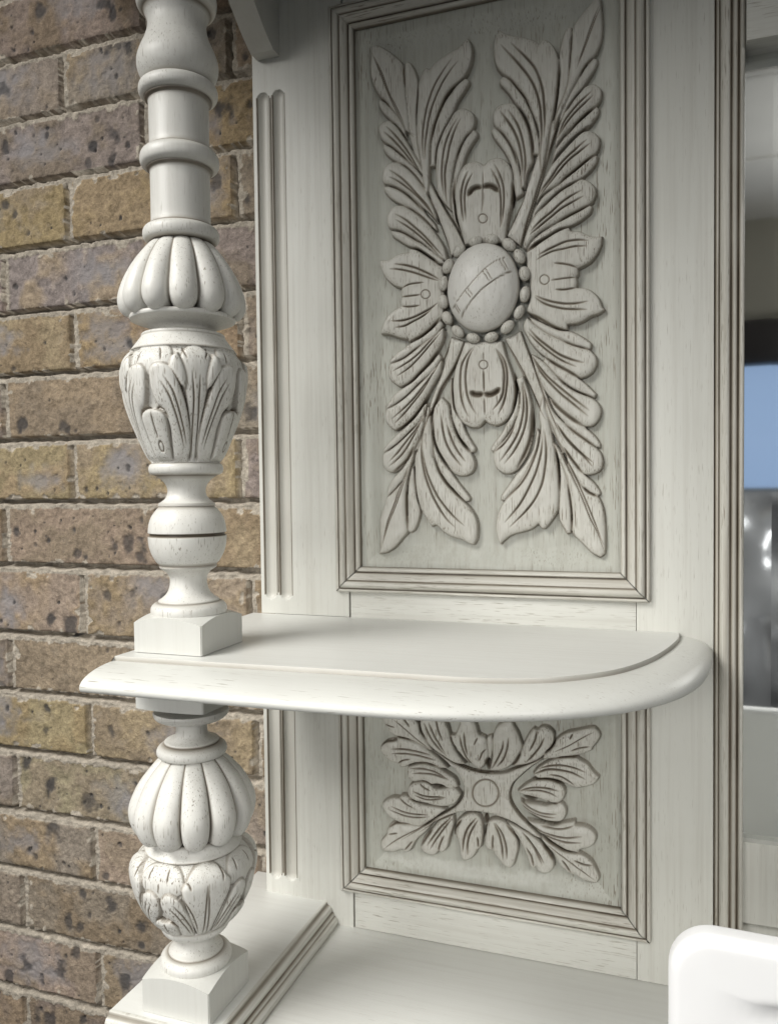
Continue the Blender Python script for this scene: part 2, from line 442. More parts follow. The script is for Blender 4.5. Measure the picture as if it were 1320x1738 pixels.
# kinds: m main lobe, s lower ribbon lobe, t stem, p petal
UP_LEAF = [
 (1, 't', Cc, "860,1160 1000,1050 930,900 820,720 700,500 600,300 560,100 540,-100 430,-100 480,100 570,330 650,560 740,800 810,980"),
 (1, 'm', A, "60,212 120,208 210,248 300,318 375,400 390,520 405,700 430,900 450,1100 400,1080 340,960 240,835 140,730 75,620 45,500 46,350"),
 (1, 's', A, "385,410 410,365 445,375 490,450 525,560 530,680 515,850 510,1000 520,1150 440,1100 405,900 395,650"),
 (1, 's', A, "128,745 190,778 245,840 330,940 395,1070 400,1150 340,1060 240,965 170,900 120,810"),
 (1, 's', A, "1000,545 1035,545 1050,580 1000,670 930,780 890,880 830,990 770,1130 720,1280 710,1440 650,1440 660,1200 710,980 770,830 860,690 940,590"),
 (1, 'm', A, "530,640 545,560 575,480 615,440 650,450 720,370 830,290 940,230 1000,170 1035,130 1065,175 1085,260 1078,350 1050,440 1000,530 900,620 820,720 760,850 710,980 680,1100 652,1240 645,1440 640,1650 612,1800 585,1640 562,1440 520,1200 515,1000 520,850"),
 (1, 's', A, "1090,1062 1125,1083 1132,1125 1085,1200 1025,1310 985,1430 945,1540 910,1670 902,1800 915,1960 960,2110 900,2020 865,1850 865,1700 885,1550 915,1400 960,1260 1015,1150"),
 (1, 'm', A, "715,1290 780,1100 840,985 900,895 960,855 1020,855 1085,895 1112,955 1105,1025 1085,1068 1010,1150 955,1260 910,1400 880,1550 865,1700 870,1900 830,1860 740,1740 715,1600 710,1440"),
 (1, 's', A, "175,1205 250,1235 335,1300 430,1390 530,1490 600,1600 610,1690 560,1640 480,1545 400,1455 320,1405 245,1360 195,1310 168,1255"),
 (1, 'm', A, "150,1010 190,980 250,978 310,1030 360,1090 400,1165 480,1300 560,1440 600,1560 520,1470 430,1400 330,1300 240,1230 180,1195 140,1140 130,1060"),
 (1, 's', Cc, "175,440 250,442 350,480 450,555 560,655 620,740 700,830 720,900 640,840 540,750 460,690 370,640 290,600 220,545 180,490"),
 (1, 'm', Cc, "165,330 185,260 230,215 310,200 400,245 480,320 550,410 620,520 700,680 720,810 640,720 560,650 450,550 350,480 250,440 190,425 165,390"),
 (1, 's', Cc, "250,895 340,900 440,945 560,1025 660,1100 780,1190 800,1240 720,1230 620,1150 530,1090 430,1060 330,1000 260,950"),
 (1, 'm', Cc, "215,770 250,690 300,650 370,645 450,680 540,750 640,840 720,940 800,1080 830,1220 760,1180 650,1090 560,1020 430,940 330,895 250,885 215,840"),
 (5, 'p', Cc, "905,580 915,450 950,320 1000,240 1060,203 1140,197 1205,232 1260,180 1340,157 1410,175 1465,235 1492,310 1500,440 1490,610 1460,740 1440,850 1420,1030 1010,1050 960,880 920,760"),
 (2, 't', Dd, "230,1190 310,1030 400,820 440,680 500,500 560,300 590,100 620,0 760,0 720,150 660,350 600,560 520,820 470,980 400,1180 370,1290"),
 (2, 's', B, "900,255 870,250 830,280 790,400 765,560 770,700 760,900 730,1100 705,1240 740,1200 800,1020 855,840 880,620 895,400"),
 (2, 'm', B, "1190,-40 1205,100 1215,250 1205,390 1165,500 1120,570 1030,670 960,790 900,900 830,1060 760,1200 720,1300 740,1150 800,1000 850,850 870,700 890,450 905,275 940,215 1000,130 1090,20 1150,-40"),
 (2, 's', B, "1120,570 1150,575 1160,610 1130,690 1080,770 1020,860 950,950 880,1060 810,1180 760,1240 790,1120 880,930 960,790 1040,660"),
 (2, 's', B, "160,790 200,755 260,790 330,860 410,970 470,1090 510,1200 560,1400 570,1560 500,1560 470,1300 430,1180 370,1090 310,1030 260,950 200,880 160,835"),
 (2, 'm', B, "100,430 120,350 165,290 230,330 330,355 450,375 530,405 570,440 595,400 640,390 690,430 740,510 765,600 765,700 755,850 740,1000 710,1150 690,1240 655,1440 620,1640 590,1780 575,1620 567,1440 555,1300 500,1150 460,1060 400,950 320,850 240,780 180,730 130,670 100,560"),
 (2, 's', B, "78,1300 110,1278 175,1325 255,1430 325,1560 360,1700 390,1860 400,1960 330,2010 300,1900 295,1770 265,1650 220,1560 165,1475 110,1405 75,1340"),
 (2, 'm', B, "90,1180 110,1110 160,1060 230,1038 310,1045 370,1110 420,1180 465,1290 490,1400 500,1640 440,1760 420,1900 385,1900 370,1700 330,1560 260,1450 190,1350 120,1290 95,1240"),
 (2, 's', B, "1150,1065 1175,1095 1165,1150 1120,1220 1060,1285 980,1330 890,1400 800,1500 720,1600 690,1680 720,1520 790,1420 870,1310 960,1230 1060,1140"),
 (2, 'm', B, "820,1140 900,1020 980,920 1060,860 1130,845 1185,880 1205,940 1190,1010 1150,1065 1050,1140 950,1240 850,1330 760,1440 720,1520 740,1380 780,1240"),
 (2, 's', Dd, "1140,362 1165,380 1150,440 1100,510 1010,595 900,660 800,720 700,800 600,890 520,990 480,1060 500,950 600,790 720,690 830,600 940,515 1050,425"),
 (2, 'm', Dd, "680,490 760,380 860,270 960,170 1040,125 1110,130 1165,170 1185,240 1170,310 1140,360 1040,430 930,520 830,600 760,670 640,740 560,820 500,960 550,800 610,620"),
 (2, 's', Dd, "1085,872 1105,900 1080,960 1010,1020 930,1070 850,1105 740,1160 640,1220 540,1290 440,1370 430,1330 500,1230 610,1140 740,1060 860,990 980,925"),
 (2, 'm', Dd, "510,1000 600,890 700,800 800,720 900,660 1000,615 1080,640 1130,690 1145,760 1120,830 1085,870 980,930 860,990 740,1060 600,1140 500,1230 430,1340 400,1300 450,1120"),
 (6, 'p', Ee, "145,240 230,240 300,200 370,170 440,165 445,130 490,125 560,155 640,210 740,290 790,320 790,820 700,900 600,990 520,1050 440,1080 430,1050 370,1045 290,1020 220,1000 155,1000 170,920 210,830 280,760 360,715 355,680 365,630 360,580 370,530 300,510 220,450 170,370 145,300"),
 (7, 'p', Ff, "440,390 520,330 620,260 720,200 820,155 875,150 890,185 980,190 1040,215 1110,240 1210,240 1200,330 1150,430 1080,510 960,570 965,620 945,665 955,710 945,765 1040,770 1120,810 1180,880 1210,960 1240,990 1180,1030 1090,1060 1010,1110 930,1135 855,1140 855,1195 770,1185 670,1150 560,1090 470,1030 440,1000 470,880 470,700 440,560"),
 (8, 'p', G, "1010,120 960,260 910,400 885,520 888,650 905,790 945,885 1005,958 1085,995 1155,985 1215,922 1260,955 1340,970 1420,930 1485,840 1520,710 1527,600 1515,520 1480,400 1430,260 1390,110"),
 (3, 't', G, "860,60 1000,110 930,270 860,430 770,590 700,740 640,880 580,1020 540,1200 480,1240 560,1040 620,850 680,650 760,450 820,250"),
 (3, 's', G, "235,310 300,240 370,185 450,125 560,60 680,-40 760,-120 790,-60 700,60 560,150 450,240 350,300 250,345"),
 (3, 'm', G, "250,345 350,300 450,240 560,150 700,50 790,-30 790,80 740,190 650,320 540,440 450,530 350,575 290,545 240,490 230,410"),
 (3, 's', G, "215,760 290,650 380,580 460,520 560,430 660,330 740,230 770,280 690,400 600,490 500,580 400,680 300,755 215,800"),
 (3, 'm', G, "215,805 300,755 400,685 500,590 600,495 700,390 775,280 760,420 680,570 600,720 520,840 430,940 350,1000 300,1020 240,985 200,930 195,860"),
 (3, 's', G, "175,1215 230,1140 310,1060 400,980 500,880 580,760 620,740 590,860 510,970 400,1080 290,1180 180,1255"),
 (3, 'm', G, "180,1260 290,1185 400,1085 510,975 590,860 600,900 560,1060 500,1200 420,1320 340,1420 280,1450 220,1440 175,1380 168,1310"),
 (3, 'm', I, "490,230 470,350 440,480 420,560 410,700 415,900 425,1090 360,1180 290,1260 210,1310 130,1320 150,1250 140,1000 170,880 195,800 215,740 300,660 370,580 440,420"),
 (3, 's', I, "210,690 240,600 290,530 370,440 440,330 490,240 480,360 420,480 370,575 290,670 215,745"),
 (3, 's', I, "430,580 420,800 425,1090 450,1110 490,1080 530,990 550,880 520,760 500,640 490,480 470,420"),
 (3, 's', I, "690,320 730,440 800,560 900,680 1010,790 1045,790 1060,755 1000,670 930,580 860,480 780,380 720,270 690,150 670,60 650,100"),
 (3, 'm', I, "500,330 495,480 500,640 530,780 570,890 640,1000 670,1045 715,1030 790,1100 870,1150 980,1180 1050,1220 1100,1230 1130,1170 1140,1060 1120,950 1060,850 1010,800 900,690 800,570 730,440 690,330 684,200 672,60 655,-100 635,-220 605,-60 575,100 530,250"),
 (3, 's', I, "860,-200 870,-80 900,30 960,140 1030,230 1070,285 1105,280 1115,245 1070,170 1010,60 980,-30 920,-140 890,-260 890,-400 860,-480 850,-350"),
 (3, 'm', I, "690,-140 675,0 690,140 720,240 780,350 850,450 910,510 990,530 1070,500 1110,430 1100,350 1070,290 1000,220 930,120 890,20 860,-80 840,-200 770,-280 700,-180"),
 (4, 't', H, "210,320 370,240 420,370 480,520 560,720 640,900 720,1100 800,1300 860,1480 800,1500 740,1360 640,1180 540,960 450,780 330,560 250,400"),
 (4, 's', H, "450,90 560,140 680,195 800,230 900,250 1000,300 1095,370 1090,430 1040,430 930,395 800,340 640,270 520,190"),
 (4, 'm', H, "440,100 520,180 650,270 800,340 930,395 1080,440 1140,500 1155,570 1130,640 1070,700 980,725 880,680 750,600 620,510 520,420 440,300 400,200"),
 (4, 's', H, "620,510 740,580 860,640 960,720 1050,790 1150,890 1130,930 1040,900 920,840 800,760 700,670 600,560"),
 (4, 'm', H, "480,480 560,520 640,590 740,700 850,800 960,870 1120,940 1180,1000 1200,1070 1170,1160 1100,1220 1020,1215 920,1140 800,1050 700,950 620,850 540,680"),
 (4, 's', H, "660,920 760,1000 880,1090 980,1170 1060,1250 1130,1310 1190,1400 1185,1440 1140,1430 1040,1370 930,1280 830,1190 720,1060"),
 (4, 'm', J, "640,-260 720,-120 840,0 940,80 1040,150 1160,250 1205,310 1218,400 1190,470 1120,510 1030,510 930,420 840,310 760,170 700,20 640,-120"),
 (4, 'm', J, "700,170 740,300 800,430 850,570 880,750 900,930 905,1110 1000,1210 1100,1310 1190,1360 1240,1320 1240,960 1210,820 1165,740 1080,700 1010,640 940,550 860,420 770,250"),
 (4, 's', J, "830,260 920,400 1040,520 1130,600 1185,680 1190,710 1160,740 1080,700 1010,640 930,540 860,420"),
 (4, 's', J, "720,200 760,360 775,500 770,680 760,850 770,970 800,1040 850,1120 890,1110 900,950 885,760 860,600 810,440"),
 (4, 's', J, "540,40 500,250 420,400 320,520 230,650 175,730 170,770 205,785 300,700 400,580 480,440 545,280 575,100"),
 (4, 'm', J, "560,-100 580,60 545,250 480,380 400,540 320,650 230,760 180,830 140,930 120,1050 140,1160 170,1230 270,1140 400,1100 490,1070 560,1015 590,1060 625,1065 700,980 755,880 770,740 765,520 745,350 715,200 684,50 650,-100 605,-300 580,-200"),
 (4, 's', J, "360,-250 350,-120 290,20 200,160 130,260 90,285 70,250 100,190 170,100 230,-10 290,-120 330,-250 350,-350"),
 (4, 'm', J, "330,-460 400,-500 460,-330 490,-200 495,0 490,150 450,300 380,420 310,490 220,505 150,470 105,400 105,280 200,170 290,40 350,-120 370,-300"),
]
UP_CUT = [
 (A, "95,340 170,500 250,720 330,880 400,1050", .6), (A, "65,290 150,490 230,700 310,880 385,1050", .6),
 (A, "383,400 385,500 398,650", .8),
 (A, "885,345 800,470 720,600 660,740 620,880 590,1050 580,1200 585,1380", 1), (A, "950,370 850,500 770,630 700,790 655,930 625,1100 610,1250 612,1380", 1),
 (A, "1000,545 900,625 820,720 755,860 705,1000 675,1110 650,1240", 1.1), (A, "530,600 525,720 515,850 510,960", 1.1),
 (A, "935,960 870,1080 820,1200 790,1340 780,1440 780,1600 800,1750", 1), (A, "972,960 900,1110 860,1240 830,1400 810,1520 815,1700 832,1840", 1.1),
 (A, "1090,1065 1010,1160 950,1270 915,1370", .7), (A, "900,890 840,985 780,1100 730,1230 712,1330 705,1480", 1.3),
 (A, "215,1045 300,1130 390,1240 470,1360 560,1530", 1), (A, "190,1100 280,1180 380,1290 460,1390 520,1470", 1), (A, "175,1200 250,1240 340,1310 440,1400", 1),
 (A, "240,970 310,1030 370,1110 405,1170", 1), (A, "130,740 190,778 245,840", .9),
 (Cc, "240,285 340,350 430,430 520,530 620,640 680,740 715,815", 1), (Cc, "245,360 300,385 400,450 500,530 590,620 680,740", 1), (Cc, "180,435 270,450 370,500 480,590 590,710", 1.1),
 (Cc, "310,195 400,245 490,325 580,440 610,475", 1), (Cc, "300,735 400,790 500,870 600,960 700,1070 790,1170", 1), (Cc, "310,795 420,860 540,950 640,1040 740,1150", 1),
 (Cc, "250,890 340,905 440,955 555,1030", 1), (Cc, "370,645 470,690 580,770 690,885", 1), (Cc, "440,1075 520,1090 620,1150 740,1235", 1.4),
 (Cc, "620,330 720,520 820,700 920,850 1000,1040", .7), (Cc, "600,480 700,690 770,870 830,1040 862,1155", .7),
 (Cc, "1050,305 1005,400 980,520 978,640 1000,820", 1.1), (Cc, "1100,320 1040,430 1015,540 1015,660 1025,800", 1), (Cc, "1045,560 1090,490 1140,468 1188,478", 2.6), (Cc, "1188,475 1230,455 1290,458 1340,495 1355,520", 2.6),
 (Cc, "1200,290 1195,730", .6), (Cc, "1280,280 1330,370 1365,460 1382,610 1380,880", 1), (Cc, "1315,230 1365,330 1405,450 1413,610 1390,860", 1),
 (Cc, "905,360 890,500 905,640 925,780 960,900", 1.5), (Cc, "1495,400 1500,520 1485,660", 1.4),
 (B, "1180,50 1120,200 1040,430 990,580 950,700", .6), (B, "1195,60 1140,190 1060,410 960,670", .6), (B, "903,275 895,400 880,600 868,740", .9),
 (B, "180,455 270,550 370,660 450,760 515,870 555,980 580,1100 590,1250 590,1400 575,1560", 1.2), (B, "280,430 370,520 460,610 530,700 580,820 610,950 620,1080 625,1250 615,1400", 1.2),
 (B, "200,755 270,795 350,890 420,980 460,1070 480,1130", 1), (B, "765,600 768,720 755,880 735,1060 705,1220", 1.2),
 (B, "170,1125 240,1220 300,1310 350,1420 380,1540 395,1660 395,1800", 1.2), (B, "250,1120 310,1200 360,1290 395,1400 415,1500 430,1650 410,1850", 1.1), (B, "120,1285 190,1350 260,1450 310,1560 340,1680", 1.1),
 (B, "320,1050 390,1140 440,1240 475,1350 495,1480 495,1630", 1.5),
 (B, "1110,925 1000,1020 900,1130 820,1240 750,1400", 1), (B, "1125,960 1020,1060 920,1160 840,1260 760,1390", 1), (B, "1140,1070 1050,1140 950,1240 820,1390", 1.2), (B, "1030,870 940,970 870,1070 825,1140", 1.4), (B, "1120,565 1040,650 980,760", .9),
 (Dd, "1055,220 950,310 850,400 760,500 680,620 600,720 550,810", 1.1), (Dd, "1095,255 980,340 870,430 780,530 690,640 590,770", 1.1), (Dd, "1140,355 1040,430 930,520 830,600 755,680", 1.1), (Dd, "1070,60 960,160 860,260 760,370 680,480", 1.5),
 (Dd, "1010,735 900,790 800,860 690,960 580,1050 480,1160", 1.1), (Dd, "1025,795 920,850 800,920 700,1000 600,1080 475,1190", 1.1), (Dd, "1085,870 980,930 860,990 740,1060", 1.1), (Dd, "990,610 880,670 770,740 650,850 520,980", 1.6),
 (Dd, "880,1100 780,1130 660,1200 560,1270 430,1370", 1.7), (Dd, "410,790 340,930 260,1100", .6), (Dd, "640,400 560,650 490,880 420,1100 375,1290", .8), (Dd, "760,20 700,200 650,380", .5),
 (Ee, "300,290 400,300 500,325 600,365 680,405 760,450", 1.1), (Ee, "250,340 350,345 470,370 580,405 680,440 755,462", 1), (Ee, "375,535 440,500 520,485 600,480", .9), (Ee, "370,622 460,615 565,603", .9), (Ee, "375,718 450,725 560,712", .9),
 (Ee, "265,868 380,865 500,830 600,780 680,735 740,685", 1.1), (Ee, "310,935 400,920 500,870 590,820 680,750", 1.1), (Ee, "440,1080 560,1020 660,940 760,830", 1.4), (Ee, "440,125 520,130 620,190 740,275", 1.4),
 (Ff, "1070,288 960,285 850,300 750,340 650,390 560,440", 1.1), (Ff, "1060,348 940,350 820,375 710,400 620,440 545,490", 1), (Ff, "720,522 800,525 880,540 960,565", 1), (Ff, "690,697 800,680 945,662", .8), (Ff, "735,790 830,790 940,768", 1),
 (Ff, "530,850 620,890 730,920 850,935 960,930 1070,910", 1.1), (Ff, "525,865 600,920 700,960 820,985 940,992 1060,992", 1.1), (Ff, "430,400 520,320 640,250 760,180 880,140", 1.5), (Ff, "450,1020 570,1080 690,1150 770,1185 860,1200", 1.5),
 (G, "1100,175 1040,250 985,350 970,450 968,580 985,720 1020,820 1060,890", 1.1), (G, "1100,190 1050,300 1025,430 1025,560 1045,680 1090,790 1135,860", 1.1), (G, "1070,625 1110,655 1160,660 1205,645", 2.8), (G, "1205,645 1260,660 1320,640 1375,590", 2.8),
 (G, "1205,400 1212,640", .9), (G, "1215,690 1217,870", .7), (G, "1205,230 1205,305", .6), (G, "1330,190 1390,320 1415,440 1412,560 1400,660 1360,740 1300,815", 1.2), (G, "1340,200 1410,300 1440,410 1445,520 1430,660 1400,770 1355,860", 1.2),
 (G, "905,400 880,520 882,650 900,790 945,890", 1.4), (G, "1500,420 1527,560 1525,700 1490,850", 1.4),
 (G, "560,145 470,215 370,290 250,340", 1.1), (G, "750,0 640,130 540,240 430,330 280,420", 1), (G, "770,20 660,150 550,280 440,390 320,475", 1), (G, "740,190 650,320 540,440 450,530 350,580", 1.3),
 (G, "600,480 500,580 400,680 300,755 215,800", 1), (G, "765,290 690,430 600,560 480,710 370,820 275,905", 1), (G, "690,420 600,590 480,750 380,870 295,955", 1), (G, "640,640 570,770 480,890 380,980 300,1020", 1.3),
 (G, "505,965 400,1080 290,1180 180,1255", 1), (G, "590,880 510,1010 420,1130 330,1250 245,1340", 1), (G, "560,940 480,1100 380,1260 245,1390", 1), (I, "490,220 430,340 350,430 270,495", 1.3),
 (G, "1010,120 930,290 850,440 760,590 690,760 610,960 575,1060", .9), (G, "860,60 820,180 760,330", .8),
 (I, "420,440 360,620 290,830 230,990 170,1230", .7), (I, "440,430 380,620 310,830 240,1000 180,1210", .7), (I, "430,590 412,700 410,850 425,1090", 1), (I, "365,580 300,660 215,745", 1),
 (I, "575,100 570,250 585,400 620,560 690,740 760,870 840,980 915,1050", 1.1), (I, "585,260 610,430 660,580 740,740 820,850 910,950 1010,1035", 1.1), (I, "690,330 740,470 810,590 910,700 1010,800", 1.2), (I, "495,350 497,550 520,740 560,880", 1.2),
 (I, "770,-100 790,60 820,180 880,300 980,430", 1.1), (I, "830,0 870,130 930,260 1020,380", 1.1), (I, "870,-60 930,110 1000,220 1060,290", 1.1), (I, "690,-50 685,100 720,240 780,350 870,480", 1.6),
 (H, "795,340 900,385 1000,415 1080,435", 1), (H, "465,225 550,320 650,400 760,480 880,535 1035,578", 1.2), (H, "450,255 540,350 640,440 750,520 850,575 950,615", 1), (H, "620,510 740,590 850,650 960,715 1000,740", 1.4),
 (H, "735,700 830,790 930,855 1120,925", 1.1), (H, "485,485 560,600 650,710 750,800 860,890 960,970 1080,1060", 1.1), (H, "500,510 580,660 680,780 790,890 900,980 1070,1120", 1.1), (H, "660,920 760,1030 880,1130 1020,1220", 1.6),
 (H, "830,1200 930,1280 1040,1360 1150,1440", 1.1), (J, "740,-20 830,120 930,230 1030,330 1110,430", 1.1), (J, "750,10 840,140 950,260 1120,390", 1), (J, "820,240 900,360 1010,500", 1.4),
 (H, "200,320 300,480 400,660 480,830 560,1020 640,1160", .7), (H, "370,240 430,400 500,580 580,820 660,1020 760,1260 840,1400", .7),
 (J, "760,250 880,480 990,710 1090,960 1170,1120 1230,1300", .6), (J, "790,260 910,480 1020,720 1120,960 1225,1230", .7), (J, "855,600 880,750 898,920 897,1100", 1.2), (J, "1010,640 1080,700 1160,735", 1.2), (J, "720,200 750,330 768,500 772,700", 1.3),
 (J, "575,0 560,180 520,330 450,500 370,620 290,700 215,780", 1.2), (J, "605,100 590,280 540,480 460,660 370,820 220,1000", 1.1), (J, "620,50 640,230 635,400 600,600 530,760 430,890 270,1050", 1.1),
 (J, "320,0 260,130 190,220 110,280", 1.1), (J, "390,-430 410,-250 400,-80 350,100 270,240 170,380", 1.1), (J, "400,-430 440,-250 440,-50 390,130 310,280 215,405", 1.1), (J, "490,-180 495,0 475,150 420,300 340,450", 1.6),
]
UP_RING = [(Cc, 1200, 788, 45), (Ee, 617, 598, 45), (Ff, 625, 690, 48), (G, 1205, 355, 44)]

LO_LEAF = [
 (5, 'f', K, "600,500 750,590 880,660 1000,710 1190,745 1360,740 1490,690 1620,640 1780,580 1640,670 1520,770 1440,850 1405,940 1410,1030 1450,1110 1520,1200 1610,1290 1740,1420 1640,1380 1520,1300 1400,1230 1270,1180 1160,1150 1030,1140 900,1145 780,1180 650,1240 480,1330 650,1200 760,1140 850,1080 910,1010 935,930 925,850 880,760 800,670 700,580"),
 (1, 'm', K, "40,40 200,60 310,110 400,150 470,225 500,320 570,430 620,520 520,465 400,400 300,370 230,355 170,310 130,240 90,170"),
 (1, 'm', K, "90,470 140,420 200,400 260,400 250,370 330,380 420,410 520,460 600,520 700,600 780,690 700,690 600,650 500,635 400,650 340,680 290,680 270,645 200,620 130,570 95,520"),
 (1, 'm', K, "360,720 370,680 440,650 540,640 650,670 750,730 850,800 880,880 800,900 740,880 640,870 560,830 490,820 430,830 390,810 365,770"),
 (1, 'm', K, "490,230 520,160 650,150 720,180 780,280 800,370 850,500 920,600 960,650 850,640 720,560 600,470 520,340"),
 (1, 'm', K, "850,350 890,250 910,170 1000,170 1060,240 1090,340 1160,375 1180,470 1190,560 1170,640 1100,700 1000,640 900,540 820,430 800,350"),
 (3, 'm', K, "365,920 380,870 430,835 490,830 520,820 600,850 640,890 740,890 850,890 910,960 850,1050 740,1080 640,1070 520,1045 430,1020 375,970"),
 (3, 'm', K, "105,1060 150,1010 220,985 280,990 300,965 360,970 440,1030 560,1065 700,1090 760,1110 650,1190 500,1280 400,1270 300,1250 200,1200 130,1130"),
 (3, 'm', K, "160,1310 205,1255 290,1245 400,1265 520,1275 640,1225 560,1330 450,1430 395,1530 355,1550 310,1525 200,1550 105,1530 95,1440 150,1370"),
 (3, 'm', M4, "500,700 520,640 600,540 680,450 760,400 830,390 840,470 800,600 770,720 720,770 680,760 640,800 580,795 520,760"),
 (3, 'm', M4, "890,700 860,600 850,520 880,440 960,380 1060,370 1110,420 1130,500 1130,600 1110,720 1080,740 1040,810 980,850 920,850 900,790"),
 (4, 'm', N4, "10,560 20,450 50,330 110,310 200,330 270,390 330,490 350,600 330,700 300,790 260,810 200,780 120,680 90,630 40,620"),
 (4, 'm', N4, "240,340 350,390 470,460 580,550 660,640 710,730 715,800 670,855 610,865 550,840 530,800 505,815 470,780 420,640 340,480"),
 (4, 'm', N4, "580,490 680,540 800,620 900,655 1000,670 1090,730 1130,790 1180,900 1160,960 1100,960 1010,930 930,880 885,865 840,840 760,760 700,650 620,560"),
 (4, 'm', N4, "440,320 560,345 680,375 800,350 930,328 935,372 1020,380 1100,420 1145,480 1130,560 1080,600 980,625 970,650 880,640 760,580 650,500 540,420"),
 (4, 'm', L4, "370,960 420,980 540,990 640,1010 740,985 800,990 840,1050 835,1120 790,1170 700,1175 600,1150 500,1100 420,1050"),
 (2, 'm', L4, "340,870 420,800 520,750 620,740 720,760 800,810 830,860 820,930 770,980 690,985 620,960 540,930 440,910"),
 (2, 'm', L4, "500,690 560,620 680,550 800,520 930,510 980,540 1060,590 1120,670 1180,720 1130,790 1040,820 930,830 860,800 780,760 660,730 560,735"),
 (2, 'm', L4, "620,490 700,420 740,340 800,290 880,255 920,250 1080,215 1140,220 1190,290 1160,360 1110,420 1100,450 1000,490 860,510 720,530 600,540"),
 (2, 'm', L4, "280,610 360,500 410,380 460,280 510,220 550,235 590,205 650,210 710,260 720,320 700,400 640,470 560,540 430,590"),
 (2, 'm', L4, "60,650 90,500 95,300 130,210 200,160 290,150 310,200 350,270 380,350 395,400 360,490 290,590 180,650"),
 (2, 's', L4, "30,310 80,295 95,400 70,560 40,500"),
]
LO_CUT = [
 (K, "200,490 330,490 450,510 600,550", 1), (K, "210,535 350,535 500,560 660,605", 1), (K, "270,640 320,605 400,595", .9), (K, "360,670 450,640 560,640 690,680", 1.3), (K, "390,690 520,690 640,720 790,805", 1), (K, "420,740 520,735 640,750 780,800", 1),
 (K, "490,820 560,830 640,880", 1), (K, "490,840 530,880 600,915", .9), (K, "420,915 500,955 600,975 760,980", 1), (K, "440,960 540,1000 640,1005 740,990", .9), (K, "380,1000 460,1035 600,1060", 1.1), (K, "285,990 350,1045 430,1095", .9),
 (K, "200,1070 320,1125 430,1150 580,1160", .9), (K, "185,1105 300,1155 430,1185 580,1180", .9), (K, "170,1300 250,1250 400,1260", 1.1), (K, "175,1360 270,1345", .9),
 (K, "310,140 350,210 390,265", 1), (K, "140,240 240,270", .8), (K, "250,370 340,385 400,405", 1), (K, "540,220 590,350 660,450 740,540", 1), (K, "585,215 640,350 700,450 750,530", 1), (K, "655,170 680,290 730,410", 1), (K, "400,150 480,230 500,320 570,410", 1.2),
 (K, "800,350 820,420 870,510", 1.1), (K, "900,340 920,450 970,580 1060,690", 1), (K, "945,310 955,440 980,560", 1), (K, "1080,375 1045,450", .8), (K, "1170,490 1130,530 1100,610", .9), (K, "90,465 150,420 260,405", 1.1), (K, "220,180 350,290 450,380 600,500", .6),
 (K, "650,520 750,590 880,660 1000,710 1120,740 1190,745 1320,745", .7), (K, "590,500 700,580 800,670 880,760 925,850 935,930 910,1010 850,1080 760,1140 650,1200 480,1310 300,1420", .65),
 (K, "480,1340 650,1240 780,1180 900,1145 1030,1140 1160,1150 1300,1190", .7), (L4, "130,1120 260,1170 380,1240 500,1320 600,1390", .65), (L4, "620,530 500,610 380,710 300,790 265,880 270,970 310,1050 380,1140 470,1230 560,1310", .7), (L4, "180,680 220,670 350,630 480,580 600,530", .7),
 (L4, "205,340 195,420 150,520 85,630", 1), (L4, "258,310 245,420 200,540 135,610", 1), (L4, "545,240 530,330 470,450", 1), (L4, "620,310 580,400 500,500 430,570", 1), (L4, "910,275 880,330", .9), (L4, "1120,260 1000,320 860,400 720,460", .6), (L4, "1085,408 980,420 890,450", .9),
 (L4, "730,530 850,515 970,520", 1.1), (L4, "510,690 640,640 760,640 900,670 1040,740", 1.1), (L4, "570,630 680,600 800,595 920,620 1040,665", 1), (L4, "670,690 800,715 930,805", 1), (L4, "480,755 600,740 720,760 820,815", 1.3), (L4, "360,865 480,825 620,825 770,860", 1),
 (L4, "420,855 560,850 680,880 755,920", .9), (L4, "650,950 690,990 760,990", .9), (L4, "365,945 470,1030 600,1085 745,1093", 1.1), (L4, "370,980 480,1070 600,1115 740,1130", 1), (L4, "430,1080 540,1150 680,1200 800,1190", 1.8), (L4, "580,1210 700,1240 800,1245 920,1215", 1),
 (L4, "440,1160 560,1260 700,1310 850,1335 1005,1320", 1.1), (L4, "560,1290 700,1340 840,1380 1000,1385", 1), (L4, "380,470 330,560 280,610", 1.4), (L4, "740,340 690,420 620,480", 1.3),
 (N4, "230,360 330,490 400,620", 1.1), (N4, "390,430 480,540 560,650 620,760", 1), (N4, "430,470 520,600 600,770", .9), (N4, "435,595 490,690 510,790", 1.1), (N4, "590,560 660,650 710,740", 1.1), (N4, "800,720 850,790 890,850", 1.1), (N4, "920,720 1000,760 1110,780", 1),
 (N4, "640,560 800,680 960,800 1140,930", .6), (N4, "600,490 700,560 820,630 950,660", 1.6), (N4, "105,340 160,460 190,580 198,720", 1.1), (N4, "120,340 200,470 235,600 240,710", 1.1), (N4, "98,460 92,620", 1),
 (M4, "620,530 560,610 500,700", 1.4), (M4, "810,410 720,490 640,590 570,690", 1), (M4, "820,420 740,520 660,630 600,730", .9), (M4, "740,590 700,680 680,760", 1), (M4, "420,650 340,740", 1), (M4, "920,430 850,530 830,620", 1.4), (M4, "1070,410 980,520 940,640 930,760", 1.1), (M4, "1085,435 1010,560 980,680 980,790", 1.1),
 (M4, "1080,600 1090,720", 1), (M4, "1165,500 1150,590 1130,610", 1.3), (M4, "120,735 250,640 400,560 550,490 700,410", .7),
]
LO_EYE = [(K, 680, 872, 56, 24), (K, 1180, 655, 26, 62), (L4, 470, 945, 62, 30), (M4, 1155, 450, 20, 48)]

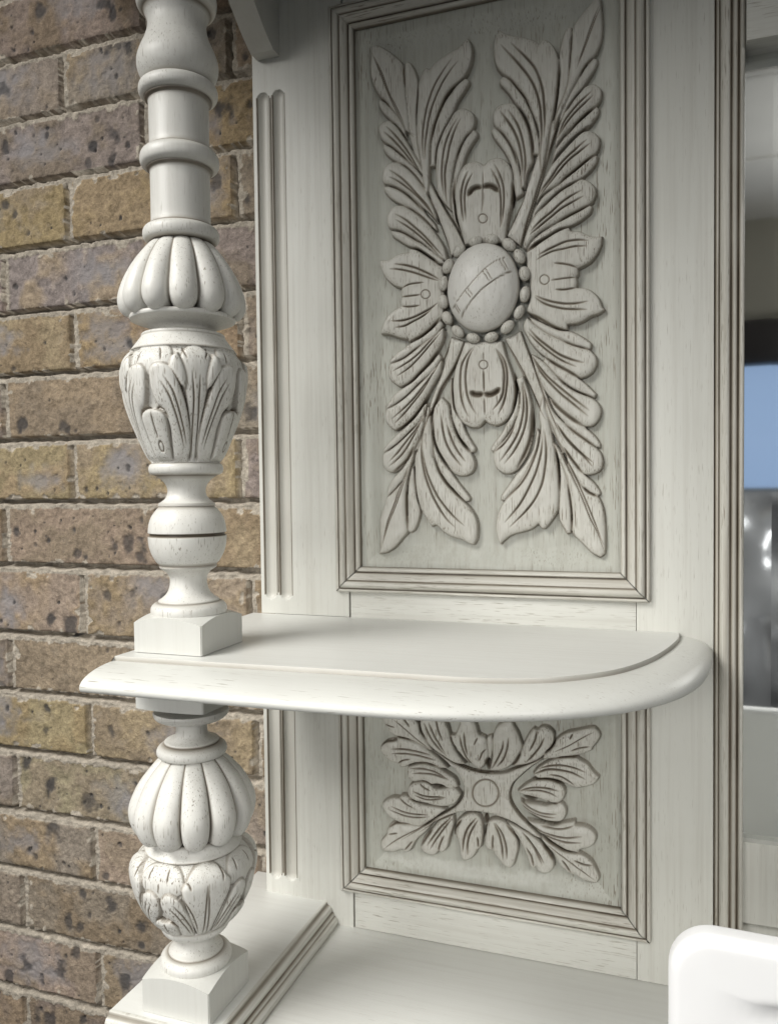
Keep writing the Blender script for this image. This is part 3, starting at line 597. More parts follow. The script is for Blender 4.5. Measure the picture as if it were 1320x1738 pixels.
KIND_H = {  # base height above ground, extra rise, rounding width
    'm': (0.0056, 0.0026, 0.0019), 's': (0.0040, 0.0022, 0.0015), 't': (0.0036, 0.0024, 0.0040), 'p': (0.0062, 0.0028, 0.0024), 'f': (0.0050, 0.0018, 0.0020)}
YG = 0.6672         # carved ground of the panels


def carve(x0, x1, z0, z1, leaves, cuts, inset, step=0.0006):
    R = Relief(x0, x1, z0, z1, step)
    U, V = np.meshgrid(R.u, R.v, indexing='ij')
    dl = np.minimum.reduce([U - x0 - inset[0], x1 - inset[1] - U, V - z0 - inset[2], z1 - inset[3] - V])
    wob = vnoise(R.h.shape, (14, 26), rng) * 0.004
    border = 1 - np.clip((dl + wob + 0.007) / 0.019, 0, 1)
    border = border * border * (3 - 2 * border)
    tool = vnoise(R.h.shape, (60, 22), rng) * 0.00035 + vnoise(R.h.shape, (24, 40), rng) * 0.0005
    R.h = 0.0042 * border + tool * (1 - border)
    for gid, k, tile, s in leaves:
        P = catmull(PT(tile, parse(s), YP), True)
        h0, tp, wd = KIND_H[k]
        R.leaf(P, gid, h0, tp, wd)
    for tile, s, wd in cuts:
        P = catmull(PT(tile, parse(s), YP), False)
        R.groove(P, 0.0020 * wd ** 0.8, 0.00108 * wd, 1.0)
    wob = vnoise(R.h.shape, (40, 70), rng) * 0.0007 + vnoise(R.h.shape, (150, 60), rng) * 0.00012
    R.h += wob * (R.idm > 0)
    return R


def place_panel(U, V, h):
    return np.stack([U, YG - h, V], -1)


# ---- upper carved panel
PX0, PX1 = -0.2724, -0.0279
R = carve(PX0, PX1, -0.0900, 0.4120, UP_LEAF, UP_CUT, (0.022, 0.022, 0.026, 0.030))
for tile, cx, cy, r in UP_RING:
    c = [(cx + r * math.cos(a), cy + r * math.sin(a)) for a in np.linspace(0, 2 * math.pi, 25)]
    R.groove(PT(tile, c, YP), 0.0009, 0.0007, 0.9, 0)
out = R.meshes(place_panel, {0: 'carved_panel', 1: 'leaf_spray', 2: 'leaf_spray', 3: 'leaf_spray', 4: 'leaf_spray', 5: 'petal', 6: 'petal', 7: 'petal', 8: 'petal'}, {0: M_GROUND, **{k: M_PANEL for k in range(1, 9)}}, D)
panel_up = out[0]
panel_up['label'] = 'tall upper panel carved with four leaf sprays round a beaded boss'

# boss and its beads
cB = onY(820, 489, YP)
ex = abs(onY(881, 489, YP)[0] - onY(759, 489, YP)[0]) / 2
ez = abs(onY(820, 413, YP)[2] - onY(820, 565, YP)[2]) / 2
nr, na = 40, 128
rr = np.linspace(0.0, 1.0, nr); aa = np.linspace(0, 2 * math.pi, na, endpoint=False)
AA, RR = np.meshgrid(aa, rr, indexing='ij')
bx = cB[0] + ex * RR * np.cos(AA); bz = cB[2] + ez * RR * np.sin(AA)
bh = 0.0068 + 0.0175 * np.sqrt(np.clip(1 - (RR * 0.995) ** 2, 0, 1))
bgl = np.zeros_like(bh)


def boss_px(x, y):
    p = onY(620 + x / 6., 400 + y / 6., YP - 0.010); return p[[0, 2]]


top_l = np.array([boss_px(*p) for p in [(862, 760), (930, 680), (1040, 560), (1230, 350), (1330, 262), (1420, 210)]])
bot_l = np.array([boss_px(*p) for p in [(925, 880), (1000, 790), (1100, 668), (1200, 565), (1330, 460), (1450, 375), (1490, 345)]])
lines = [(top_l, .0007), (bot_l, .0007)]
for p, q in (((910, 712), (950, 785)), ((930, 700), (968, 770)), ((1028, 570), (1085, 640)), ((1052, 545), (1108, 622)), ((1212, 378), (1275, 472)), ((1240, 350), (1302, 455)), ((1372, 255), (1432, 350)), ((1395, 245), (1455, 340))):
    lines.append((np.array([boss_px(*p), boss_px(*q)]), .0006))
for P, wd in lines:
    d, s = Relief.seg_dist(bx, bz, P, False)
    c = np.clip(1 - d / wd, 0, 1)
    bh -= 0.0009 * c; bgl = np.maximum(bgl, 0.75 * np.clip(c * 1.4, 0, 1))
band = Relief.inside(bx, bz, np.vstack([top_l, bot_l[::-1]]))
bh += 0.0006 * band
bgl = np.maximum(bgl, 0.5 * np.clip((RR - 0.96) / 0.04, 0, 1))
bh += vnoise(bh.shape, (16, 8), rng) * 0.0006 * (RR > 0.05) * np.clip((RR - .05) / .2, 0, 1)
Vv = np.stack([bx, YG - bh, bz], -1)
mesh_obj('boss', Vv.reshape(-1, 3), grid_faces(na, nr, True), M_POST, panel_up, glaze=bgl)

BEADS = [(Ee, 960, 160), (Ee, 845, 315), (Ee, 800, 490), (Ee, 800, 675), (Ee, 838, 840), (Ee, 945, 978), (Ee, 1100, 1045), (Cc, 1125, 1020), (Cc, 1290, 1000), (Ff, 265, 335), (Ff, 370, 455), (Ff, 422, 630), (Ff, 425, 840), (Ff, 368, 1022), (Ff, 248, 1172), (Ff, 85, 1275)]


def ellipsoid(name, c, ax, mat, parent, nu=20, nv=13, glaze=0.0, rimglaze=0.7):
    """axes: list of three 3-vectors"""
    th = np.linspace(0, 2 * math.pi, nu, endpoint=False); ph = np.linspace(-math.pi / 2, math.pi / 2, nv)
    T, P_ = np.meshgrid(th, ph, indexing='ij')
    a = (np.cos(T) * np.cos(P_))[..., None] * ax[0] + (np.sin(T) * np.cos(P_))[..., None] * ax[1] + np.sin(P_)[..., None] * ax[2]
    V = np.asarray(c) + a
    gl = rimglaze * np.clip(0.42 - np.sin(P_), 0, 0.42) / 0.42 + glaze
    return mesh_obj(name, V.reshape(-1, 3), grid_faces(nu, nv, True), mat, parent, glaze=gl)


for tile, x, y in BEADS:
    p = onY(tile[0] + x / 6., tile[1] + y / 6., YP)
    dx, dz = (p[0] - cB[0]) / ex, (p[2] - cB[2]) / ez
    t = np.array([-dz * ex, 0, dx * ez]); t /= np.linalg.norm(t)
    n = np.cross(t, [0, 1., 0])
    j = rng.uniform(0.92, 1.08, 2)
    ellipsoid('bead', (p[0], YG - 0.0078, p[2]), [t * 0.0064 * j[0], n * 0.0044 * j[1], np.array([0, -0.0052, 0])], M_PANEL, panel_up)

# ---- lower carved panel
R = carve(PX0, PX1, -0.3560, -0.1720, LO_LEAF, LO_CUT, (0.022, 0.022, 0.018, 0.014))
for tile, cx, cy, a, b in LO_EYE:
    U, V = np.meshgrid(R.u, R.v, indexing='ij')
    c = PT(tile, [(cx, cy)], YP)[0]; e = PT(tile, [(cx + a, cy), (cx, cy + b)], YP)
    ra, rb = abs(e[0][0] - c[0]), abs(e[1][1] - c[1])
    q = np.clip(1.3 - np.hypot((U - c[0]) / ra, (V - c[1]) / rb), 0, 1)
    R.h -= 0.0045 * np.clip(q * 1.6, 0, 1); R.gl = np.maximum(R.gl, 0.95 * np.clip(q * 2, 0, 1))
c = [(1160 + 133 * math.cos(a), 942 + 138 * math.sin(a)) for a in np.linspace(0, 2 * math.pi, 41)]
Pc = PT(K, c, YP)
R.groove(Pc, 0.0014, 0.0011, 0.75, 0)
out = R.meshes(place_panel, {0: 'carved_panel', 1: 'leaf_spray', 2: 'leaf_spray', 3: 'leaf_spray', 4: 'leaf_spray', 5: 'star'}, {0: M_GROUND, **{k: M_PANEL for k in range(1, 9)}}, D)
out[0]['label'] = 'small lower panel carved with leaves round a plain disc'

# ---- framed mouldings, mitred at the corners
MOULD = [  # distance in from the outer edge (mm), height above the frame face (mm), brown wax
 (0.0, -0.5, .6), (0.05, 3.6, .15), (0.9, 4.8, .0), (2.2, 5.0, .0), (2.9, 4.6, .5), (3.2, 3.7, .95), (3.7, 3.7, .95), (4.0, 5.0, .4), (5.0, 6.6, .0), (6.4, 7.6, .0),
 (7.9, 7.7, .0), (9.2, 7.0, .05), (10.2, 6.0, .5), (10.5, 5.2, .85), (10.9, 5.3, .7), (11.6, 5.9, .1), (13.0, 5.5, .05), (14.6, 4.4, .1), (16.2, 3.2, .15), (17.3, 2.4, .5), (17.6, 1.2, 1.), (18.3, 1.2, 1.),
 (18.6, 2.2, .5), (19.4, 2.9, .0), (20.8, 2.8, .0), (22.0, 1.6, .15), (22.6, -0.2, .7), (22.7, -3.0, .9)]


def moulding(x0, x1, z0, z1, gap_lo=0.00055, gap_hi=0.0002):
    prof = np.array(MOULD); t = prof[:, 0] / 1000; h = prof[:, 1] / 1000
    n = 40
    for side in ('bottom', 'top', 'left', 'right'):
        V = []; gl = []
        s = np.linspace(0, 1, n)
        for ti, hi, gi in zip(t, h, prof[:, 2]):
            ga = gap_lo if side in ('bottom',) else (gap_hi if side == 'top' else None)
            if side in ('bottom', 'top'):
                a0, a1 = x0 + ti + ga, x1 - ti - ga
                q = a0 + (a1 - a0) * s
                zz = (z0 + ti) if side == 'bottom' else (z1 - ti)
                wob = 0.00025 * np.sin(s * 9 + ti * 900)
                pts = np.stack([q, np.full(n, YP - hi) + wob * (0 < hi), np.full(n, zz)], -1)
            else:
                a0, a1 = z0 + ti + gap_lo, z1 - ti - gap_hi
                q = a0 + (a1 - a0) * s
                xx = (x0 + ti) if side == 'left' else (x1 - ti)
                wob = 0.00025 * np.sin(s * 7 + ti * 700)
                pts = np.stack([np.full(n, xx), np.full(n, YP - hi) + wob * (0 < hi), q], -1)
            V.append(pts); gl.append(np.full(n, gi))
        V = np.array(V); gl = np.array(gl)
        f = grid_faces(len(t), n)
        if side in ('top', 'left'):
            f = f[:, ::-1]
        mesh_obj('moulding_strip', V.reshape(-1, 3), f, M_MOULD_X if side in ('bottom', 'top') else M_MOULD_Z, D, glaze=gl, sharp=50)


moulding(-0.2841, -0.0167, -0.0955, 0.4185)
moulding(-0.2841, -0.0167, -0.3681, -0.1640)

# ---- frame boards
YB = 0.684


def fluted_stile(z0, z1, f0, f1):
    x0, x1 = -0.3621, X_SL - 0.0005
    xs = np.arange(x0, x1 + 1e-6, 0.00045)
    ends = [z0, z1]
    zs = np.unique(np.round(np.concatenate([np.arange(z0, z1, 0.006), np.arange(f0 - .016, f0 + .016, 0.0007), np.arange(f1 - .016, f1 + .016, 0.0007), ends]), 6))
    zs = zs[(zs >= z0) & (zs <= z1)]
    U, V = np.meshgrid(xs, zs, indexing='ij')
    h = np.zeros_like(U); gl = np.zeros_like(U)
    for xc in (-0.3514, -0.3358):
        hw = 0.0060
        e = np.clip(np.maximum(f0 + hw - V, V - f1 + hw), 0, None)
        rr_ = np.sqrt((U - xc) ** 2 + e ** 2) / hw
        cut = np.clip(1 - rr_ ** 2, 0, 1)
        h -= 0.0042 * np.sqrt(cut)
        for xo in (-hw - 0.0002, hw + 0.0002):
            d = np.abs(U - xc - xo)
            ins = (V > f0 + 0.004) & (V < f1 - 0.004)
            gl = np.maximum(gl, 0.95 * np.clip(1.25 - d / 0.0008, 0, 1) * ins)
        gl = np.maximum(gl, 0.18 * (rr_ < 0.8))
    d = np.abs(U - (-0.3436)); ins = (V > f0 + .006) & (V < f1 - .006)
    c = np.clip(1 - d / 0.0008, 0, 1) * ins
    h -= 0.0012 * c; gl = np.maximum(gl, c * 0.9)
    # soft arris and closed back
    ar = np.clip(1 - (U - x0) / 0.0012, 0, 1); h -= 0.0010 * ar ** 2
    Vt = np.stack([U, YP - h, V], -1)
    nu, nv = U.shape
    verts = list(Vt.reshape(-1, 3)); fc = grid_faces(nu, nv)
    o = mesh_obj('fluted_stile', np.array(verts), fc, M_STILE, D, glaze=gl)
    # body behind the carved face, solidified by a skirt
    me = o.data
    bm = bmesh.new(); bm.from_mesh(me)
    be = [e for e in bm.edges if e.is_boundary]
    r = bmesh.ops.extrude_edge_only(bm, edges=be)
    nvv = [g for g in r['geom'] if isinstance(g, bmesh.types.BMVert)]
    for v in nvv:
        v.co.y = YB
    bmesh.ops.contextual_create(bm, geom=[e for e in bm.edges if e.is_boundary])
    bmesh.ops.recalc_face_normals(bm, faces=bm.faces)
    bm.to_mesh(me); bm.free()
    me.set_sharp_from_angle(angle=math.radians(60))
    return o


st = fluted_stile(Z_SH + 0.0002, Z_CAN, -0.1050, 0.3575)
st['label'] = 'long fluted stile above the shelf'
st = fluted_stile(Z_BASE - 0.004, Z_SHB - 0.0003, -0.3690, -0.1480)
st['label'] = 'short fluted stile below the shelf'
box('stile', (X_SR + 0.0002, YP, Z_BASE + 0.0002), (0.0294, YB, Z_CAN), M_STILE, D, 0.0005)
box('rail', (X_SL + 0.0009, YP, 0.3990), (X_SR - 0.0002, YB, Z_CAN), M_RAIL, D, 0.0005)
box('rail', (X_SL + 0.0009, YP + 0.0003, -0.1800), (X_SR - 0.0002, YB, -0.0790), M_RAIL, D, 0.0005)
box('rail', (X_SL + 0.0009, YP + 0.0002, Z_BASE + 0.0002), (X_SR - 0.0002, YB, -0.3460), M_RAIL, D, 0.0005)
box('back_board', (-0.3600, YB + 0.0005, Z_BASE), (0.35, YB + 0.006, Z_CAN), M_STILE, D, 0)

# ---- shelf: flat top, quirk and broad rounded nosing that turns into the back at the right
FIL = np.array([[-0.3706, .4625], [-0.3005, .4645], [-0.2200, .4690], [-0.1480, .4715], [-0.1200, .4728], [-0.0979, .4765], [-0.0681, .4880], [-0.0357, .5175], [-0.0155, .5570], [-0.0027, .6020], [0.0041, .6400], [0.0046, YP - .0002]])
NOS = np.array([[-0.3706, .4262], [-0.2950, .4262], [-0.2238, .4268], [-0.1650, .4290], [-0.1280, .4330], [-0.0919, .4430], [-0.0560, .4590], [-0.0220, .4850], [0.0030, .5200], [0.0185, .5640], [0.0262, .6150], [0.0285, YP - .0002]])
FILs = catmull(FIL, False, 8, 80); NOSs = catmull(NOS, False, 8, 80)
n = len(FILs)
prof = [(-.004, 0.0, 0), (-.0006, 0.0, .25), (0.0, -.0003, .2), (0.0004, -.0024, .42), (0.0012, -.0032, .42), (.03, -.0030, .06)]   # (fraction out, drop, wax)
for k in np.linspace(0.06, 1, 26):
    a = k * math.pi / 2
    prof.append((0.03 + 0.97 * math.sin(a), -.0030 - (0.0110 * (1 - math.cos(a)) ** 1.0), 0))
prof += [(0.995, -.0152, 0), (0.97, -.0168, 0), (0.90, -.0177, 0), (0.4, -.0177, 0)]
V = []; gl = []
for fr, dz, g in prof:
    P = FILs + (NOSs - FILs) * fr if abs(fr) >= 0.002 else FILs + (NOSs - FILs) / np.linalg.norm(NOSs - FILs, axis=1)[:, None] * fr * 0.3
    V.append(np.column_stack([P, np.full(n, Z_SH + dz)])); gl.append(np.full(n, g))
shelf_top_poly = np.vstack([V[1][:, :2], [[-0.3702, YP - .0002]]])
shelf_top_poly[0, 0] = -0.3702
# top board as polygon prism
bm = bmesh.new()
edge_v = [bm.verts.new((x, y, Z_SH)) for x, y in shelf_top_poly]
f = bm.faces.new(edge_v)
r = bmesh.ops.extrude_face_region(bm, geom=[f])
for v in [g for g in r['geom'] if isinstance(g, bmesh.types.BMVert)]:
    v.co.z = Z_SHB
bmesh.ops.recalc_face_normals(bm, faces=bm.faces)
me = bpy.data.meshes.new('shelf'); bm.to_mesh(me); bm.free(); me.materials.append(M_SHELF)
shelf = bpy.data.objects.new('shelf', me); COL.objects.link(shelf); shelf.parent = D
V = np.array(V[1:]); gl = np.array(gl[1:])
nos = mesh_obj('nosing', V.reshape(-1, 3), grid_faces(len(V), n), M_NOSE, shelf, glaze=gl, sharp=45)
bm = bmesh.new(); bm.from_mesh(nos.data)          # close the sawn left end
bm.verts.ensure_lookup_table()
end_co = [bm.verts[i * n].co.copy() for i in range(len(V))]
end = [bm.verts.new(c_) for c_ in end_co]
hub = bm.verts.new((-0.3706, 0.446, Z_SH - 0.0120))
for a_, b_ in zip(end, end[1:] + end[:1]):
    bm.faces.new((hub, a_, b_))
bmesh.ops.recalc_face_normals(bm, faces=bm.faces)
bm.to_mesh(nos.data); bm.free()
nos.data.set_sharp_from_angle(angle=math.radians(45))

# ---- turned posts
AXX, AXY = -0.3370, 0.5050
HB = 0.0282          # half width of the square blocks


def post_z(u, v):
    d = ray(u, v)
    n_ = np.array([FW[0], FW[1], 0]); k = (AXX * n_[0] + AXY * n_[1]) / (d[0] * n_[0] + d[1] * n_[1])
    return d[2] * k


ZC = AXX * FW[0] + AXY * FW[1]


def px_r(r):
    return r / F * ZC


def lathe(name, prof, mat, parent, nseg=96, sub=3, sharp=48):
    """prof: (r,z,wax[,soft]) top to bottom"""
    P = np.array([(p[0], p[1]) for p in prof]); g = np.array([p[2] if len(p) > 2 else 0. for p in prof])
    Q = catmull(P, False, sub, 50)
    gq = np.interp(np.linspace(0, len(prof) - 1, len(Q)), np.arange(len(prof)), g)
    th = np.linspace(0, 2 * math.pi, nseg, endpoint=False)
    T, Rr = np.meshgrid(th, Q[:, 0], indexing='ij'); Z = np.broadcast_to(Q[:, 1], T.shape)
    V = np.stack([AXX + Rr * np.cos(T), AXY + Rr * np.sin(T), Z], -1)
    gl = np.broadcast_to(gq, T.shape)
    return mesh_obj(name, V.reshape(-1, 3), grid_faces(nseg, len(Q), True)[:, ::-1], mat, parent, glaze=gl, sharp=sharp)


def prof_px(lst, ox, oy, k):
    return [(px_r(p[0] * k), post_z(320, oy + p[1] * k), p[2] if len(p) > 2 else 0.) for p in lst]


def gadroon(name, prof, mat, parent, nl=12, phase=0.0, depth=0.19, zk=0.16):
    P = np.array([(p[0], p[1]) for p in prof]); Q = catmull(P, False, 6, 80)
    nseg = nl * 22
    th = np.linspace(0, 2 * math.pi, nseg, endpoint=False)
    t = ((th - phase) * nl / (2 * math.pi) + 0.5) % 1 * 2 - 1          # -1..1 over one lobe
    circ = np.sqrt(np.clip(1 - (t * 0.985) ** 2, 0, 1))
    T, _ = np.meshgrid(th, Q[:, 0], indexing='ij')
    ztop = Q[0, 1]; zb = Q[-1, 1]
    s = (ztop - Q[:, 1]) / (ztop - zb)
    low = np.clip((s - 0.35) / 0.65, 0, 1)
    Z = ztop - (ztop - Q[:, 1])[None, :] * (1 - zk * (1 - circ)[:, None] * low[None, :] ** 2)
    dp = depth * (0.55 + 0.6 * np.clip(s * 2, 0, 1))
    Rr = Q[:, 0][None, :] * (1 - dp[None, :] * (1 - circ)[:, None])
    # rounded lobe foot
    V = np.stack([AXX + Rr * np.cos(T), AXY + Rr * np.sin(T), Z], -1)
    gl = np.clip((np.abs(t) - 0.88) / 0.12, 0, 1)[:, None] * 0.95 * np.ones_like(Rr)
    return mesh_obj(name, V.reshape(-1, 3), grid_faces(nseg, len(Q), True)[:, ::-1], mat, parent, glaze=gl)


VASE_LEAF = [  # degrees from the leaf's middle, height 0..1, in one quarter
 ('b', "-22,.80 -23,.93 -18,.995 0,1.0 18,.995 23,.93 22,.80 10,.80 0,.74 -10,.80"),
 ('s', "36,.50 33,.75 31,.90 37,.985 45,1.0 53,.985 59,.90 57,.75 54,.50 49,0 41,0"),
 ('m', "21,.76 23,.90 28,.93 33,.84 36,.72 35,.62 30,.66"),
 ('m', "-21,.76 -23,.90 -28,.93 -33,.84 -36,.72 -35,.62 -30,.66"),
 ('m', "69,.76 67,.90 62,.93 57,.84 54,.72 55,.62 60,.66"),
 ('m', "2,.78 6,.835 14,.845 22,.81 29,.68 35,.5 39,.3 40,.1 36,0 14,0 17,.3 13,.44 7,.5 3,.62"),
 ('m', "-2,.78 -6,.835 -14,.845 -22,.81 -29,.68 -35,.5 -39,.3 -40,.1 -36,0 -14,0 -17,.3 -13,.44 -7,.5 -3,.62"),
 ('t', "-15,.30 -14,.40 -8,.445 0,.455 8,.445 14,.40 15,.30 14,.02 -14,.02"),
]
VASE_CUT = ["13,.69 20,.57 27,.34 32,.12", "16,.73 24,.60 31,.34 35,.15", "-13,.69 -20,.57 -27,.34 -32,.12", "-16,.73 -24,.60 -31,.34 -35,.15",
            "22,.80 30,.66 36,.48 40,.25", "-22,.80 -30,.66 -36,.48 -40,.25", "42,.01 42,.3 42.5,.55 41,.78", "48,.01 48,.3 47.5,.55 48,.75", "0,.44 .5,.3 2,.21",
            "-17,.38 -13,.45 -7,.475 -1,.455", "1,.455 7,.475 13,.45 17,.38", "13,.86 11,.95 8,.985", "-13,.86 -12,.96", "37,.88 33,.95 32,.985", "53,.88 57,.95 58,.985"]


BULB_LEAF = [
 ('b', "-22,.70 -24,.85 -18,.97 0,1.0 18,.97 24,.85 22,.70 10,.66 0,.60 -10,.66"),
 ('m', "1,.60 5,.69 12,.71 19,.65 25,.5 30,.3 33,.06 30,0 12,0 14,.2 11,.30 6,.36 2,.46"),
 ('m', "-1,.60 -5,.69 -12,.71 -19,.65 -25,.5 -30,.3 -33,.06 -30,0 -12,0 -14,.2 -11,.30 -6,.36 -2,.46"),
 ('m', "24,.62 22,.78 26,.86 29,.93 36,.99 45,1.0 54,.99 61,.93 64,.86 68,.78 66,.62 60,.3 53,0 37,0 30,.3"),
 ('t', "-14,.16 -13,.26 -8,.315 0,.30 8,.315 13,.26 14,.16 12,.02 -12,.02"),
]
BULB_CUT = ["10,.54 17,.40 24,.22 28,.08", "14,.58 21,.44 28,.24 31,.08", "-10,.54 -17,.40 -24,.22 -28,.08", "-14,.58 -21,.44 -28,.24 -31,.08",
            "43,.02 43.5,.4 44.6,.80", "48,.02 47,.4 45.4,.80", "25,.86 29,.83 31,.76", "58,.97 60,.88 59,.80", "-12,.97 -13,.83", "8,.97 8,.83",
            "-16,.20 -11,.29 -5,.325 0,.29", "0,.29 5,.325 11,.29 16,.20", "0,.28 1,.12", "23,.66 29,.5 34,.3 37,.1", "67,.66 61,.5 56,.3 53,.1"]


def leaf_vase(name, prof, mat, parent, lift, phase, leaves=VASE_LEAF, cuts=VASE_CUT, ring=True):
    """carved bulb: four leaves centred on the block faces, stems between them"""
    P = np.array([(p[0], p[1]) for p in prof]); Q = catmull(P, False, 14, 80)
    zt, zb = Q[0, 1], Q[-1, 1]
    rm = Q[:, 0].max()
    seg = np.linalg.norm(np.diff(Q, axis=0), axis=1); arc = np.concatenate([[0], np.cumsum(seg)]); Ltot = arc[-1]
    nv_ = 110
    qa = np.linspace(0, Ltot, nv_)
    Qr = np.interp(qa, arc, Q[:, 0]); Qz = np.interp(qa, arc, Q[:, 1])
    hv = (Qz - zb) / (zt - zb)                   # 1 top .. 0 bottom
    KD = rm * math.pi / 180                      # metres per degree at the widest girth
    step = KD * 0.75
    Rl = Relief(-50 * KD, 95 * KD, -0.005, Ltot + .005, step)
    conv = lambda s, o=0: np.array([[(a + o) * KD, np.interp(1 - b, 1 - hv, Ltot - qa)] for a, b in parse(s)])
    Hh = {'b': (.0008, .0010, .0015), 's': (.0016, .0016, .0018), 'm': (.0028, .0020, .0019), 't': (.0042, .0018, .0018)}
    for k, s in leaves:
        for o in (0, -90):                       # the next quarter's stem reaches into this one
            Rl.leaf(catmull(conv(s, o), True, 5, 70), 1, *Hh[k], edge=0.6)
    for s in cuts:
        for o in (0, -90):
            Rl.groove(catmull(conv(s, o), False, 5, 80), 0.0012, 0.00085, 1.0)
    c = np.array([(3 + 3.0 * math.cos(a), .14 + .045 * math.sin(a)) for a in np.linspace(0, 2 * math.pi, 17)])
    if ring:
        Rl.groove(np.array([[a * KD, np.interp(1 - b, 1 - hv, Ltot - qa)] for a, b in c]), 0.0010, 0.0009, 0.85, 0)
    nseg = 480
    deg = np.arange(nseg) * 360 / nseg
    loc = (deg + 45) % 90 - 45                   # -45..45 about the nearest leaf
    loc = np.where(loc < -41, loc + 90, loc)
    iu = np.clip(np.searchsorted(Rl.u, loc * KD), 0, len(Rl.u) - 1)
    jv = np.clip(np.searchsorted(Rl.v, Ltot - qa), 0, len(Rl.v) - 1)
    hh = Rl.h[iu][:, jv] * lift; gl = Rl.gl[iu][:, jv]
    fade = np.clip(np.minimum(qa / 0.002, (Ltot - qa) / 0.004), 0, 1)[None, :]
    Rr = Qr[None, :] + (hh - 0.0036) * fade
    th = np.radians(deg) + phase
    T = th[:, None]
    V = np.stack([AXX + Rr * np.cos(T), AXY + Rr * np.sin(T), np.broadcast_to(Qz, Rr.shape)], -1)
    return mesh_obj(name, V.reshape(-1, 3), grid_faces(nseg, nv_, True)[:, ::-1], mat, parent, glaze=gl * fade)


def block(name, z0, z1, parent, drop_top=0.0, drop_bot=0.0):
    """square block whose turned shoulder falls away to the corners"""
    n_ = 31
    s = np.linspace(-1, 1, n_)
    q = s * HB
    U, V = np.meshgrid(q, q, indexing='ij')
    rad = np.hypot(U, V)
    fall = np.clip((rad - HB * 0.93) / (HB * 1.414 - HB * 0.93), 0, 1) ** 1.15
    top = z1 - drop_top * fall; bot = z0 + drop_bot * fall
    Vt = np.stack([AXX + U, AXY + V, top], -1).reshape(-1, 3); Vb = np.stack([AXX + U, AXY + V, bot], -1).reshape(-1, 3)
    f = grid_faces(n_, n_)
    bm = bmesh.new()
    tv = [bm.verts.new(p) for p in Vt]; bv = [bm.verts.new(p) for p in Vb]
    for a in f:
        bm.faces.new([tv[i] for i in a]); bm.faces.new([bv[i] for i in a[::-1]])
    rim = [i * n_ for i in range(n_)] + [(n_ - 1) * n_ + j for j in range(1, n_)] + [i * n_ + n_ - 1 for i in range(n_ - 2, -1, -1)] + [j for j in range(n_ - 2, 0, -1)]
    for a, b in zip(rim, rim[1:] + rim[:1]):
        bm.faces.new([tv[a], bv[a], bv[b], tv[b]])
    bmesh.ops.recalc_face_normals(bm, faces=bm.faces)
    vert_e = [e for e in bm.edges if abs(e.verts[0].co.x - e.verts[1].co.x) < 1e-7 and abs(e.verts[0].co.y - e.verts[1].co.y) < 1e-7 and abs(abs(e.verts[0].co.x - AXX) - HB) < 1e-6 and abs(abs(e.verts[0].co.y - AXY) - HB) < 1e-6]
    bmesh.ops.bevel(bm, geom=vert_e, offset=0.0007, segments=2, affect='EDGES')
    me = bpy.data.meshes.new(name); bm.to_mesh(me); bm.free()
    for p in me.polygons:
        p.use_smooth = True
    me.set_sharp_from_angle(angle=math.radians(28)); me.materials.append(M_BLOCK)
    o = bpy.data.objects.new(name, me); COL.objects.link(o); o.parent = parent
    return o


k1 = 350 / 1049.; O1 = (150, 0); O2 = 540.
upA = prof_px([(155, -120), (158, -75), (178, -55), (192, -28), (197, 0), (196, 25), (188, 48), (174, 60, .3), (164, 66, .8), (160, 74, .5), (152, 90), (143, 122), (146, 165), (160, 215), (182, 265), (197, 312), (199, 345), (191, 385), (175, 415), (162, 430, .3), (160, 434, .8),
               (172, 436, .3), (187, 446), (194, 470), (189, 494), (174, 507), (164, 511, .5), (163, 518, .9), (156, 524, .8), (149, 528, .5),
               (147.5, 540, .1), (147, 640), (147, 740), (150, 762, .3), (158, 767, .7), (160, 773, .7), (176, 779, .2), (190, 798), (194, 826), (188, 850), (172, 863), (162, 867, .5), (160, 874, .9), (152, 879, .8), (147, 884, .4),
               (146, 900), (146, 1020), (146.5, 1130), (150, 1150, .3), (158, 1154, .7), (160, 1160, .6), (174, 1166, .1), (186, 1184), (188, 1208), (181, 1228), (166, 1238, .4), (148, 1242, .8), (120, 1246, .8)], 150, 0, k1)
upG = prof_px([(140, 1238), (168, 1258), (205, 1300), (248, 1362), (285, 1432), (309, 1500), (315, 1546), (307, 1586), (286, 1614), (256, 1628), (215, 1632)], 150, 0, k1)
upB = prof_px([(215, 1612 - 1618), (256, -4, .2), (261, 6), (258, 18), (238, 26), (205, 36), (172, 52), (158, 66), (156, 78, .5), (180, 82, .3), (200, 86), (206, 94), (206, 102, .3), (210, 108), (224, 128), (242, 152), (254, 168), (259, 176, .4), (259, 181, .8), (240, 186, .9)], 150, O2, k1)
upV = prof_px([(262, 178), (282, 200), (302, 232), (310, 272), (309, 320), (301, 390), (287, 450), (267, 510), (244, 570), (219, 630), (193, 690), (168, 738)], 150, O2, k1)
upC = prof_px([(150, 735, .8), (166, 738, .6), (178, 745, .1), (185, 765), (179, 788), (163, 797, .4), (152, 800, .9), (146, 805, .5), (122, 822), (103, 846), (95, 870), (97, 895), (109, 918), (129, 934), (140, 940, .2), (141.5, 952, .2), (138, 957, .6),
               (152, 972, .1), (176, 1005), (190, 1045), (195, 1086), (194, 1089, .6), (186, 1092, 1.), (186, 1101, 1.), (194, 1105, .6), (195, 1110), (192, 1150), (179, 1195), (157, 1235), (142, 1252, .6), (143, 1262, .2), (137, 1269), (111, 1287), (95, 1310), (92, 1332), (95, 1362), (109, 1395), (135, 1420), (151, 1430, .1), (153, 1438, .6),
               (170, 1443, .2), (186, 1460), (190, 1479), (186, 1500), (175, 1512, .2), (158, 1518, .6), (60, 1518)], 150, O2, k1)

